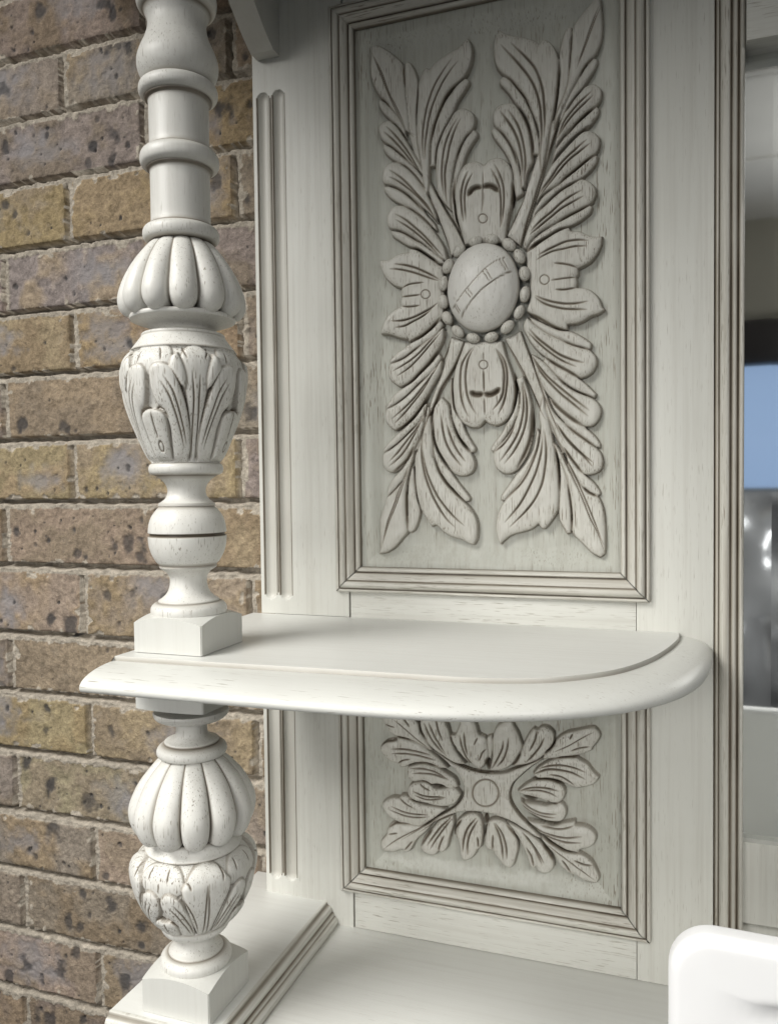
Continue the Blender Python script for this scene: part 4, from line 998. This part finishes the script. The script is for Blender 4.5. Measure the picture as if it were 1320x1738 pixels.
post = lathe('turned_post', upA, M_POST, D)
post['label'] = 'long turned post standing on the shelf'
PH = -math.pi / 2
gadroon('gadroon', upG, M_POST, post, 12, math.atan2(-AXY, -AXX) + 0.02)
lathe('neck', upB, M_POST, post)
leaf_vase('leaf_bulb', upV, M_VASE, post, 1.0, PH)
lathe('baluster_ball', upC, M_POST, post)
block('block', Z_SH + 0.0004, -0.0922, post, drop_top=0.0050)
block('block', post_z(305, -60), Z_CAN, post, drop_bot=0.004)

k3 = 470 / 1320.; O3 = 1150.
loA = prof_px([(60, 148), (176, 150), (178, 164, .1), (171, 179), (155, 190), (136, 195, .5), (98, 199, .3), (82, 208), (75, 224), (74, 250), (80, 270), (104, 285), (126, 292), (130, 297, .3), (128, 304, .8), (148, 312, .2), (162, 326), (166, 342), (160, 358), (146, 366, .4), (130, 370, .8), (90, 372)], 130, O3, k3)
loG = prof_px([(140, 364), (168, 385), (208, 425), (245, 470), (274, 520), (293, 565), (300, 605), (294, 650), (277, 695), (252, 725), (215, 735)], 130, O3, k3)
loB = prof_px([(150, 715), (200, 722, .5), (203, 740), (206, 756), (216, 772), (226, 781), (228, 787, .4), (222, 793, .9), (200, 798)], 130, O3, k3)
loV = prof_px([(225, 789), (258, 800), (284, 826), (296, 865), (291, 915), (275, 975), (250, 1035), (221, 1085), (188, 1122), (160, 1146)], 130, O3, k3)
loC = prof_px([(140, 1142, .8), (158, 1146, .6), (163, 1157), (158, 1175), (142, 1190, .1), (106, 1198, .3), (92, 1210), (84, 1232), (90, 1254), (110, 1272), (128, 1280, .1), (131, 1287, .7), (149, 1292, .1), (165, 1306), (170, 1322), (166, 1342), (150, 1358, .2), (130, 1364, .6), (50, 1364)], 130, O3, k3)
post2 = lathe('turned_post', loA, M_POST, D)
post2['label'] = 'short turned post under the shelf'
gadroon('gadroon', loG, M_POST, post2, 12, math.atan2(-AXY, -AXX) + 0.03, depth=0.165, zk=0.14)
lathe('neck', loB, M_POST, post2)
leaf_vase('leaf_bulb', loV, M_VASE, post2, 0.95, PH, BULB_LEAF, BULB_CUT, False)
lathe('baluster_ball', loC, M_POST, post2)
block('block', -0.1602, Z_SHB - 0.0003, post2, drop_bot=0.0012)
block('block', Z_PL + 0.0004, -0.3538, post2, drop_top=0.0050)

# ---- plinth under the lower post, base top
pl_prof = [(-0.0030, -0.0004, 0), (-0.0028, 0.00012, 0), (-0.0006, 0.0001, .1), (0.0, -0.0006, .4), (0.0003, -0.0022, .7), (0.0014, -0.0028, .6), (0.0034, -0.0036, .05), (0.0048, -0.0056, 0), (0.0052, -0.0074, .3), (0.0050, -0.0086, .9), (0.0062, -0.0090, .6), (0.0070, -0.0106, .1), (0.0074, -0.0122, .7), (0.0086, -0.0126, .2), (0.0102, -0.0142, 0), (0.0106, -0.0170, .1), (0.0106, -0.0196, .6)]
PLX1, PLY0 = -0.2992, 0.4690
PLX0 = -0.3885


def plinth_path(o):
    return [(PLX1 + o, YP - .0002), (PLX1 + o, PLY0 - o), (PLX0, PLY0 - o)]


V = []; gl = []
for o_, dz, g in pl_prof:
    pth = plinth_path(o_)
    pts = [np.array(pth[0]) + (np.array(pth[1]) - pth[0]) * t for t in np.linspace(0, 1, 24)] + [np.array(pth[1]) + (np.array(pth[2]) - pth[1]) * t for t in np.linspace(0, 1, 12)]
    V.append([(p[0], p[1], Z_PL + dz) for p in pts]); gl.append([g] * len(pts))
npth = len(V[0])
plinth_edge = np.array(V)
plinth = box('plinth', (PLX0, PLY0 + 0.0005, Z_BASE - 0.001), (PLX1 - 0.0006, 0.692, Z_PL), M_SHELF, D, 0.0002)
mesh_obj('plinth_moulding', plinth_edge.reshape(-1, 3), grid_faces(len(V), npth), M_PLINTH, plinth, glaze=np.array(gl), sharp=50)
box('base_top', (-0.3950, 0.4560, Z_BASE - 0.028), (0.42, 0.694, Z_BASE), M_SHELF, D, 0.0012)

# ---- arched end bracket, canopy above
na_ = 40
prof2 = []
y0b, y1b = AXY + HB, YP
pB = [(0.648, 0.3865), (0.632, 0.3960), (0.612, 0.4120), (0.592, 0.4300), (0.570, 0.4460), (0.550, 0.4560), (y0b, 0.4600)]
pB = catmull(np.array(pB), False, 8, 80)
XB0, XB1 = -0.3560, -0.3335
bm = bmesh.new()
ring = [(YP - .0003, 0.3865)] + [tuple(p) for p in pB] + [(y0b, Z_CAN), (YP - .0003, Z_CAN)]
va = [bm.verts.new((XB1, y, z)) for y, z in ring]; vb = [bm.verts.new((XB0, y, z)) for y, z in ring]
bm.faces.new(va); bm.faces.new(vb[::-1])
for i in range(len(ring)):
    j = (i + 1) % len(ring)
    bm.faces.new([va[i], va[j], vb[j], vb[i]])
bmesh.ops.recalc_face_normals(bm, faces=bm.faces)
me = bpy.data.meshes.new('arched_bracket'); bm.to_mesh(me); bm.free(); me.materials.append(M_BLOCK)
o = bpy.data.objects.new('arched_bracket', me); COL.objects.link(o); o.parent = D
box('canopy', (-0.58, 0.215, Z_CAN + 0.0002), (0.55, 0.694, Z_CAN + 0.028), M_RAIL, D, 0.002)  # out of view; left and front overhang stretched to shade bricks and panel top

# ---- moulded edge beside the mirror, the mirror and the cove below it
mp = [(0.0294, 0.2, .5), (0.0298, -1.2, .9), (0.0306, 0.6, .7), (0.0316, 1.6, .05), (0.0326, 1.4, .7), (0.0330, 0.4, .8), (0.0338, 2.4, .1), (0.0352, 4.4, 0), (0.0372, 5.4, 0), (0.0394, 5.0, .05), (0.0404, 3.6, .8), (0.0412, 2.2, .95), (0.0420, 3.0, .6), (0.0432, 3.4, .15),
      (0.0446, 3.0, .2), (0.0456, 1.6, .95), (0.0464, .6, 1.), (0.0470, 2.0, .5), (0.0484, 2.8, .0), (0.0498, 2.2, .05), (0.0505, 0.6, .4), (0.0506, -16, .7)]
nz = 60
zz = np.linspace(Z_BASE + 0.0003, Z_CAN, nz)
V = np.array([[(x, YP - h / 1000 + 0.00018 * math.sin(z * 21 + x * 900), z) for z in zz] for x, h, g in mp])
gl = np.array([[g] * nz for x, h, g in mp])
mesh_obj('mirror_moulding', V.reshape(-1, 3), grid_faces(len(mp), nz), M_MOULD_Z, D, glaze=gl, sharp=55)

YM = 0.676
zmt, zmb = onY(1290, 80, YM)[2], onY(1290, 1431, YM)[2]
M_MIRROR, nt, b = nt_new('mirror_glass')
b.inputs['Metallic'].default_value = 1.0; b.inputs['Base Color'].default_value = (0.86, 0.88, 0.87, 1); b.inputs['Roughness'].default_value = 0.015
nz_ = nd(nt, 'ShaderNodeTexNoise', Scale=3.0); tcn = nt.nodes.new('ShaderNodeTexCoord'); nt.links.new(tcn.outputs['Object'], nz_.inputs['Vector'])
rgh = ramp(nt, nz_.outputs[0], [(0.3, g3(0.025)), (0.7, g3(0.05))]); nt.links.new(rgh, b.inputs['Roughness'])
xb = onY(1309, 900, YM)[0]
mv = [(0.0507, YM + 0.0004, zmb), (xb, YM, zmb + 0.026), (xb, YM, zmt - 0.026), (0.0507, YM + 0.0004, zmt), (0.42, YM, zmb + .026), (0.42, YM, zmt - .026), (0.42, YM + .0004, zmb), (0.42, YM + .0004, zmt)]
mv = [mv[0], (xb, YM, zmb), (xb, YM, zmt), mv[3], (0.42, YM, zmb), (0.42, YM, zmt)]
mesh_obj('mirror', mv, [(0, 1, 2, 3), (1, 4, 5, 2)], M_MIRROR, D, smooth=False)
box('mirror_rail', (0.0508, 0.664, zmt), (0.42, YB, onY(1290, 66, 0.664)[2]), M_BLOCK, D, 0.0006)
box('mirror_rail', (0.0508, 0.652, onY(1290, 66, 0.652)[2] + .001), (0.42, YB, Z_CAN), M_RAIL, D, 0.0006)
zl2 = onY(1290, 1433, 0.668)[2]
box('lower_panel', (0.0508, 0.668, onY(1290, 1571, 0.668)[2]), (0.42, YB, zl2), M_STILE, D, 0)
box('lower_rail', (0.0508, 0.6755, Z_BASE - 0.002), (0.42, YB, onY(1290, 1571, 0.668)[2] - 0.004), M_STILE, D, 0.0004)

# ------------------------------------------------------------------ brick wall
YW = 0.700
BX0, BX1, BZ0, BZ1 = -1.02, -0.24, -0.66, 0.68
st_ = 0.00125
bxs = np.arange(BX0, BX1, st_); bzs = np.arange(BZ0, BZ1, st_)
U, V = np.meshgrid(bxs, bzs, indexing='ij')
row_px = [78, 183, 295, 409, 518, 627, 740, 847, 957, 1075, 1175, 1277, 1382, 1483, 1587, 1692]   # lower arrises at x=100
row_z = [onY(100, y, YW)[2] for y in row_px]
pitch = (row_z[0] - row_z[-1]) / 15
row_z = [row_z[0] + pitch * k for k in (3, 2, 1)] + row_z + [row_z[-1] - pitch * k for k in (1, 2, 3, 4)]
joint_px = {0: (237, 20), 1: (99, 120), 2: (237, 230), 3: (109, 360), 4: (2, 480), 5: (118, 570), 6: (2, 690), 7: (118, 800), 8: (265, 900), 9: (136, 1020), 10: (13, 1120), 11: (147, 1240), 12: (22, 1320), 13: (154, 1440), 14: (35, 1540), 15: (163, 1640), 16: (38, 1710)}
BL = pitch * 2.955
JW = pitch * 0.155
r2 = np.random.default_rng(11)
BRK = {(0, -1): (.26, .215, .17), (1, -1): (.29, .25, .21), (1, 0): (.28, .24, .19), (2, -1): (.27, .235, .205), (3, -1): (.31, .245, .155), (3, 0): (.33, .265, .165), (4, 0): (.27, .235, .21),
       (5, -1): (.33, .265, .17), (5, 0): (.29, .22, .17), (6, 0): (.31, .25, .17), (7, -1): (.32, .26, .18), (7, 0): (.33, .265, .18), (8, -1): (.33, .27, .205), (9, -1): (.34, .28, .225), (9, 0): (.32, .265, .205),
       (10, 0): (.31, .255, .185), (11, -1): (.34, .28, .20), (11, 0): (.33, .265, .185), (12, 0): (.32, .275, .215), (13, -1): (.29, .245, .20), (13, 0): (.37, .30, .22), (14, 0): (.28, .235, .185), (15, -1): (.38, .31, .25), (15, 0): (.34, .275, .205)}
sh = U.shape
edge_n = vnoise(sh, (160, 270), r2) * 0.0024 + vnoise(sh, (60, 100), r2) * 0.0030
edge_m = vnoise(sh, (150, 260), r2) * 0.0024 + vnoise(sh, (50, 90), r2) * 0.0030
rough1 = vnoise(sh, (300, 520), r2); rough2 = vnoise(sh, (90, 150), r2); rough3 = vnoise(sh, (24, 40), r2); rough4 = vnoise(sh, (600, 1050), r2)
mort = np.zeros(sh); depth = np.zeros(sh); tint = np.zeros(sh + (4,)); tint[..., 3] = 1; grey = np.zeros(sh); pit = np.zeros(sh)
PAL = np.array([(.300, .232, .160), (.330, .265, .195), (.255, .200, .148), (.305, .240, .155), (.285, .238, .200), (.335, .260, .190), (.245, .205, .165), (.270, .225, .185)])
for ri, zb in enumerate(row_z):
    zt_ = row_z[ri - 1] if ri else zb + pitch
    # this course: mortar bed lies at the foot of the joint above it; brick from zb to zt_-JW
    rows = (V >= zb) & (V < zt_)
    if not rows.any():
        continue
    px = joint_px.get(ri - 3)
    xj = onY(px[0], px[1], YW)[0] if px else -0.6 + (ri % 2) * BL / 2
    ph = (U - xj) / BL
    bi = np.floor(ph).astype(int); fx = (ph - bi) * BL               # distance right of the joint's left arris
    zz_ = V - zb
    hgt = zt_ - zb
    e_r = BL - fx + edge_n                                           # to the right arris
    e_l = fx - JW + edge_m
    e_b = zz_ + edge_m * 0.8
    e_t = hgt - JW - zz_ + edge_n * 0.8
    chip = np.clip(rough2 - 0.22, 0, 1) * 0.030 + np.clip(rough1 - 0.30, 0, 1) * 0.012      # broken arrises
    dmin = np.minimum.reduce([e_r, e_l, e_b, e_t]) - chip * (np.minimum.reduce([e_r, e_l, e_b, e_t]) < 0.007)
    brick = rows & (dmin > 0)
    mor = rows & ~brick
    mort[mor] = 1
    rnd = np.clip(np.minimum.reduce([e_r, e_b, e_l + .0022, e_t + .0022]) / 0.0035, 0, 1)
    dd = -0.0016 * (1 - rnd) ** 2
    depth = np.where(brick, dd + rough1 * 0.0009 + rough2 * 0.0016 + rough3 * 0.0012 + rough4 * 0.0005, depth)
    # weathered joint: deep below the upper brick and right of the left brick, flush lower down
    vb = np.clip((zz_ - (hgt - JW)) / JW, 0, 1)                      # 0 bottom of bed .. 1 top
    vv = np.clip(1 - fx / JW, 0, 1)
    bed = zz_ > hgt - JW - 0.001
    rec = np.where(bed, 0.0006 + 0.0140 * np.clip((vb + rough2 * .30 - 0.44) / 0.20, 0, 1), 0.0006 + 0.0110 * np.clip((vv + rough2 * .30 - 0.44) / 0.20, 0, 1))
    depth = np.where(mor, -rec + rough1 * 0.0018 + rough4 * 0.0012 + rough2 * .001, depth)
    for k in np.unique(bi[rows]):
        s_ = brick & (bi == k)
        if not s_.any():
            continue
        c = BRK.get((ri - 3, int(k)), None)
        c = (np.array(c) * 1.12 - np.mean(c) * 0.12) * 1.10 if c else PAL[r2.integers(len(PAL))] * 1.15
        c = c * r2.uniform(.97, 1.03) * np.array([1, r2.uniform(.96, 1.03), r2.uniform(.9, 1.1)])
        c2 = 0.30 * c + 0.70 * PAL[r2.integers(len(PAL))] * np.array((1.08, 1.04, .92)) * r2.uniform(.75, 1.15)
        mixf = np.clip((rough3[s_] * 3.0 + rough2[s_] * 1.3 + r2.uniform(.2, .7)), 0, 1)[:, None]
        tint[s_, :3] = c * (1 - mixf) + c2 * mixf
        depth[s_] += r2.uniform(-.0012, .0012)
        x_l = xj + k * BL
        for _ in range(r2.integers(0, 3)):                            # grey firing patches
            cx, cz = x_l + r2.uniform(.2, .85) * BL, zb + r2.uniform(.25, .7) * hgt
            q = np.hypot((U - cx) / r2.uniform(.016, .045), (V - cz) / r2.uniform(.012, .026)) + rough2 * 0.9 + rough1 * .3
            grey = np.where(s_, np.maximum(grey, np.clip(1.3 - q, 0, 1) * r2.uniform(.6, 1.0)), grey)
        lot = r2.uniform() < 0.6
        for _ in range(r2.integers(14, 30) if lot else r2.integers(5, 12)):                           # burnt specks
            cx, cz = x_l + JW + r2.uniform(.02, .92) * (BL - JW), zb + r2.uniform(.06, .80) * hgt
            ra = r2.choice([.0009, .0012, .0018, .0026, .0048, .0065], p=[.34, .24, .14, .12, .10, .06]) * r2.uniform(.7, 1.3)
            sl = slice(max(0, int((cx - .012 - BX0) / st_)), max(0, int((cx + .012 - BX0) / st_))), slice(max(0, int((cz - .012 - BZ0) / st_)), max(0, int((cz + .012 - BZ0) / st_)))
            if sl[0].stop <= sl[0].start or sl[1].stop <= sl[1].start:
                continue
            q = np.hypot((U[sl] - cx) / ra, (V[sl] - cz) / (ra * r2.uniform(.9, 1.5))) + rough1[sl] * 0.45 + rough2[sl] * 1.6
            p = np.clip(1.35 - q, 0, 1) * (~(mort[sl] > 0))
            pit[sl] = np.maximum(pit[sl], np.clip(p * (2 if ra < .0016 else 1.4), 0, 1) * (1 if ra < .0016 else r2.uniform(.75, 1.0)))
            depth[sl] -= 0.0013 * np.clip(p * 1.5, 0, 1) * (1 if ra < .003 else .5)
tint[mort > 0, :3] = np.array((.455, .405, .335))
tint[..., :3] *= (1 + rough2 * 0.22 + rough1 * 0.14)[..., None]
M_BRICK, nt, b = nt_new('stock_brick')
L = nt.links.new
tc = nt.nodes.new('ShaderNodeTexCoord')
at = nt.nodes.new('ShaderNodeAttribute'); at.attribute_name = 'tint'
ag = nt.nodes.new('ShaderNodeAttribute'); ag.attribute_name = 'grey'
ap = nt.nodes.new('ShaderNodeAttribute'); ap.attribute_name = 'pit'
n1 = nd(nt, 'ShaderNodeTexNoise', Scale=130.0, Detail=6.0, Roughness=0.7); L(tc.outputs['Object'], n1.inputs['Vector'])
n2 = nd(nt, 'ShaderNodeTexNoise', Scale=700.0, Detail=3.0, Roughness=0.7); L(tc.outputs['Object'], n2.inputs['Vector'])
n3 = nd(nt, 'ShaderNodeTexNoise', Scale=38.0, Detail=5.0, Roughness=0.65); L(tc.outputs['Object'], n3.inputs['Vector'])
v1 = ramp(nt, n1.outputs[0], [(0.30, g3(0.55)), (0.72, g3(1.38))])
mul = nt.nodes.new('ShaderNodeMix'); mul.data_type = 'RGBA'; mul.blend_type = 'MULTIPLY'; mul.inputs[0].default_value = 0.9
L(at.outputs['Color'], mul.inputs[6]); L(v1, mul.inputs[7])
v2 = ramp(nt, n2.outputs[0], [(0.28, g3(0.72)), (0.70, g3(1.2))])
mul2 = nt.nodes.new('ShaderNodeMix'); mul2.data_type = 'RGBA'; mul2.blend_type = 'MULTIPLY'; mul2.inputs[0].default_value = 0.8
L(mul.outputs[2], mul2.inputs[6]); L(v2, mul2.inputs[7])
gf = math_n(nt, 'MULTIPLY', ag.outputs['Fac'], 0.85)
c1 = mixc(nt, gf, mul2.outputs[2], (0.300, 0.285, 0.290))
lime = ramp(nt, n3.outputs[0], [(0.60, g3(0)), (0.74, g3(0.35))])
c2 = mixc(nt, lime, c1, (0.37, 0.325, 0.27))
pale = ramp(nt, n1.outputs[0], [(0.70, g3(0)), (0.76, g3(0.7))])
c3 = mixc(nt, pale, c2, (0.46, 0.42, 0.36))
c4 = mixc(nt, math_n(nt, 'MULTIPLY', ap.outputs['Fac'], 0.88), c3, (0.060, 0.058, 0.060))
L(c4, b.inputs['Base Color']); b.inputs['Roughness'].default_value = 0.92; b.inputs['Specular IOR Level'].default_value = 0.2
bp = nt.nodes.new('ShaderNodeBump'); bp.inputs['Strength'].default_value = 0.9; bp.inputs['Distance'].default_value = 0.0022
L(math_n(nt, 'ADD', math_n(nt, 'MULTIPLY', n2.outputs[0], .6), n1.outputs[0]), bp.inputs['Height']); L(bp.outputs[0], b.inputs['Normal'])
wallV = np.stack([U, YW - depth, V], -1).reshape(-1, 3)
wall = mesh_obj('brick_wall', wallV, grid_faces(len(bxs), len(bzs)), M_BRICK, None, attrs={'tint': tint.reshape(-1, 4), 'grey': grey.ravel(), 'pit': pit.ravel()})
tag(wall, 'weathered brown and grey stock brick wall behind the dresser', 'wall', kind='thing')

# ------------------------------------------------------------------ white moulded chair back in front of the base
M_WHITE = simple_mat('white_plastic', (0.88, 0.88, 0.88), 0.55)
YC = 0.440
cw = 0.50; zt_ = onY(1240, 1571, YC)[2] - 0.0078; xl = onY(1131, 1738, YC)[0] + 0.0008
zbm = zt_ - 0.50
rc = 0.024; TH = 0.018; er = 0.0060
cxm = xl + cw / 2


def rrect(x0, x1, z0, z1, r, n_=14, ne=24):
    pts = []
    cs = ((x1 - r, z1 - r, 0), (x0 + r, z1 - r, 90), (x0 + r, z0 + r, 180), (x1 - r, z0 + r, 270))
    for q, (cx, cz, a0) in enumerate(cs):
        for t in np.linspace(0, 90, n_):
            a = math.radians(a0 + t); pts.append((cx + r * math.cos(a), cz + r * math.sin(a)))
        a = np.array(pts[-1]); nx_, nz_, b0 = cs[(q + 1) % 4]
        b = np.array((nx_ + r * math.cos(math.radians(b0)), nz_ + r * math.sin(math.radians(b0))))
        for t in np.linspace(0, 1, ne + 2)[1:-1]:
            pts.append(tuple(a + (b - a) * t))
    return np.array(pts)


def curve_y(x):
    return YC - 0.0070 * (1 - ((x - cxm) / (cw / 2)) ** 2)


def ring3(P, dy):
    return np.column_stack([P[:, 0], curve_y(P[:, 0]) + dy, P[:, 1]])


hc = onY(1322, 1741, YC)
nP = 4 * (14 + 24)
hcm = np.array((hc[0] + 0.048, hc[2] - 0.001))
inn = rrect(xl + er, xl + cw - er, zbm + er, zt_ - er, rc - er)


def dimple(P):
    q = np.clip(1.25 - np.hypot((P[:, 0] - hcm[0]) / 0.066, (P[:, 1] - hcm[1]) / 0.0135), 0, 0.5) * 2
    return 0.0060 * q * q * (3 - 2 * q)


ringsP = []
for t in np.concatenate([np.linspace(0.999, 0.86, 40), np.linspace(0.84, 0, 16)]):
    P = inn + (hcm - inn) * t
    ringsP.append(ring3(P, 0) + np.column_stack([0 * P[:, 0], dimple(P), 0 * P[:, 0]]))
for a in np.linspace(10, 90, 8):
    a = math.radians(a); ins = er * (1 - math.sin(a))
    ringsP.append(ring3(rrect(xl + ins, xl + cw - ins, zbm + ins, zt_ - ins, rc - ins), er * (1 - math.cos(a))))
for a in np.linspace(90, 0, 9):
    a = math.radians(a); ins = er * (1 - math.sin(a))
    ringsP.append(ring3(rrect(xl + ins, xl + cw - ins, zbm + ins, zt_ - ins, rc - ins), TH - er * (1 - math.cos(a))))
for t in (0.2, 0.5, 0.8, 0.98):
    ringsP.append(ring3(inn + (hcm - inn) * t, TH))
ringsP = np.array(ringsP)
Vc = ringsP.transpose(1, 0, 2).reshape(-1, 3)
chair = mesh_obj('chair_back', Vc, grid_faces(nP, len(ringsP), True), M_WHITE, None)
bm = bmesh.new(); bm.from_mesh(chair.data)
bmesh.ops.holes_fill(bm, edges=[e for e in bm.edges if e.is_boundary])
bmesh.ops.recalc_face_normals(bm, faces=bm.faces)
bm.to_mesh(chair.data); bm.free()
tag(chair, 'smooth bright white rounded chair back with a shallow hollow, standing before the dresser base', 'chair')

# ------------------------------------------------------------------ what the mirror shows: the far side of the place
YV = 3.45                       # depth of the far wall as seen in the mirror
YR = 2 * YM - YV


def mir(u, v, Yv):
    p = onY(u, v, Yv); return np.array([p[0], 2 * YM - p[1], p[2]])


M_CEIL = simple_mat('ceiling_paint', (0.72, 0.71, 0.68), 0.8)
M_FAR = simple_mat('far_wall_paint', (0.40, 0.385, 0.33), 0.8)
M_PEL = simple_mat('dark_pelmet', (0.035, 0.03, 0.03), 0.6)
M_SILV = simple_mat('silver_wrap', (0.55, 0.56, 0.58), 0.25, 0.25)
zc = mir(1290, 372, YV)[2]
cl = box('ceiling', (-0.5, YR, zc), (1.6, 0.0, zc + 0.03), M_CEIL, None, 0.002); cl['kind'] = 'structure'
for Yv in (mir(1290, 118, 3)[1], ):
    pass
for v_ in (118, 128, 268):
    d = ray(1290, v_); k = zc / d[2]; yy = 2 * YM - d[1] * k
    t_ = box('ceiling_batten', (-0.5, yy - 0.012, zc - 0.008), (1.6, yy + 0.012, zc - 0.0005), M_CEIL, cl, 0.001)
fw = box('far_wall', (-0.5, YR - 0.05, -1.3), (1.6, YR - 0.001, zc + 0.03), M_FAR, None, 0.002)
tag(fw, 'plain cream far wall seen in the dresser mirror', 'wall', kind='thing')
z1 = mir(1290, 542, YV - .08)[2]; z2 = mir(1290, 616, YV - .08)[2]; z3 = mir(1290, 828, YV)[2]
pm = box('pelmet', (-0.1, YR + 0.004, z2), (1.2, YR + 0.084, z1), M_PEL, None, 0.004)
tag(pm, 'dark pelmet above the blue window in the mirror', 'pelmet')
M_SKY = simple_mat('window_daylight', (0.2, 0.3, 0.45), 0.3, emit=(0.36, 0.50, 0.76), strength=0.72)
wn = box('window', (0.0, YR + 0.0035, z3), (1.0, YR + 0.012, z2 - 0.002), M_SKY, None, 0.001)
tag(wn, 'window of blue daylight seen in the dresser mirror', 'window', kind='thing')
YS = 2.6
a0 = mir(1240, 835, YS); a1 = mir(1340, 1260, YS)
nx, nz2 = 90, 150
xs_ = np.linspace(a0[0] - .25, a1[0] + .35, nx); zs_ = np.linspace(a1[2] - .5, a0[2], nz2)
U, V = np.meshgrid(xs_, zs_, indexing='ij')
cr = np.random.default_rng(5)
bul = 0.16 * vnoise(U.shape, (4, 7), cr) + 0.05 * vnoise(U.shape, (9, 15), cr) + 0.14 * np.sin(np.clip((V - zs_[0]) / (zs_[-1] - zs_[0]), 0, 1) * math.pi) ** .5
Vw = np.stack([U, 2 * YM - YS + bul, V], -1).reshape(-1, 3)
wr = mesh_obj('plastic_wrapping', Vw, grid_faces(nx, nz2), M_SILV, None)
tag(wr, 'crumpled silvery plastic wrapping under the window in the mirror', 'wrapping')
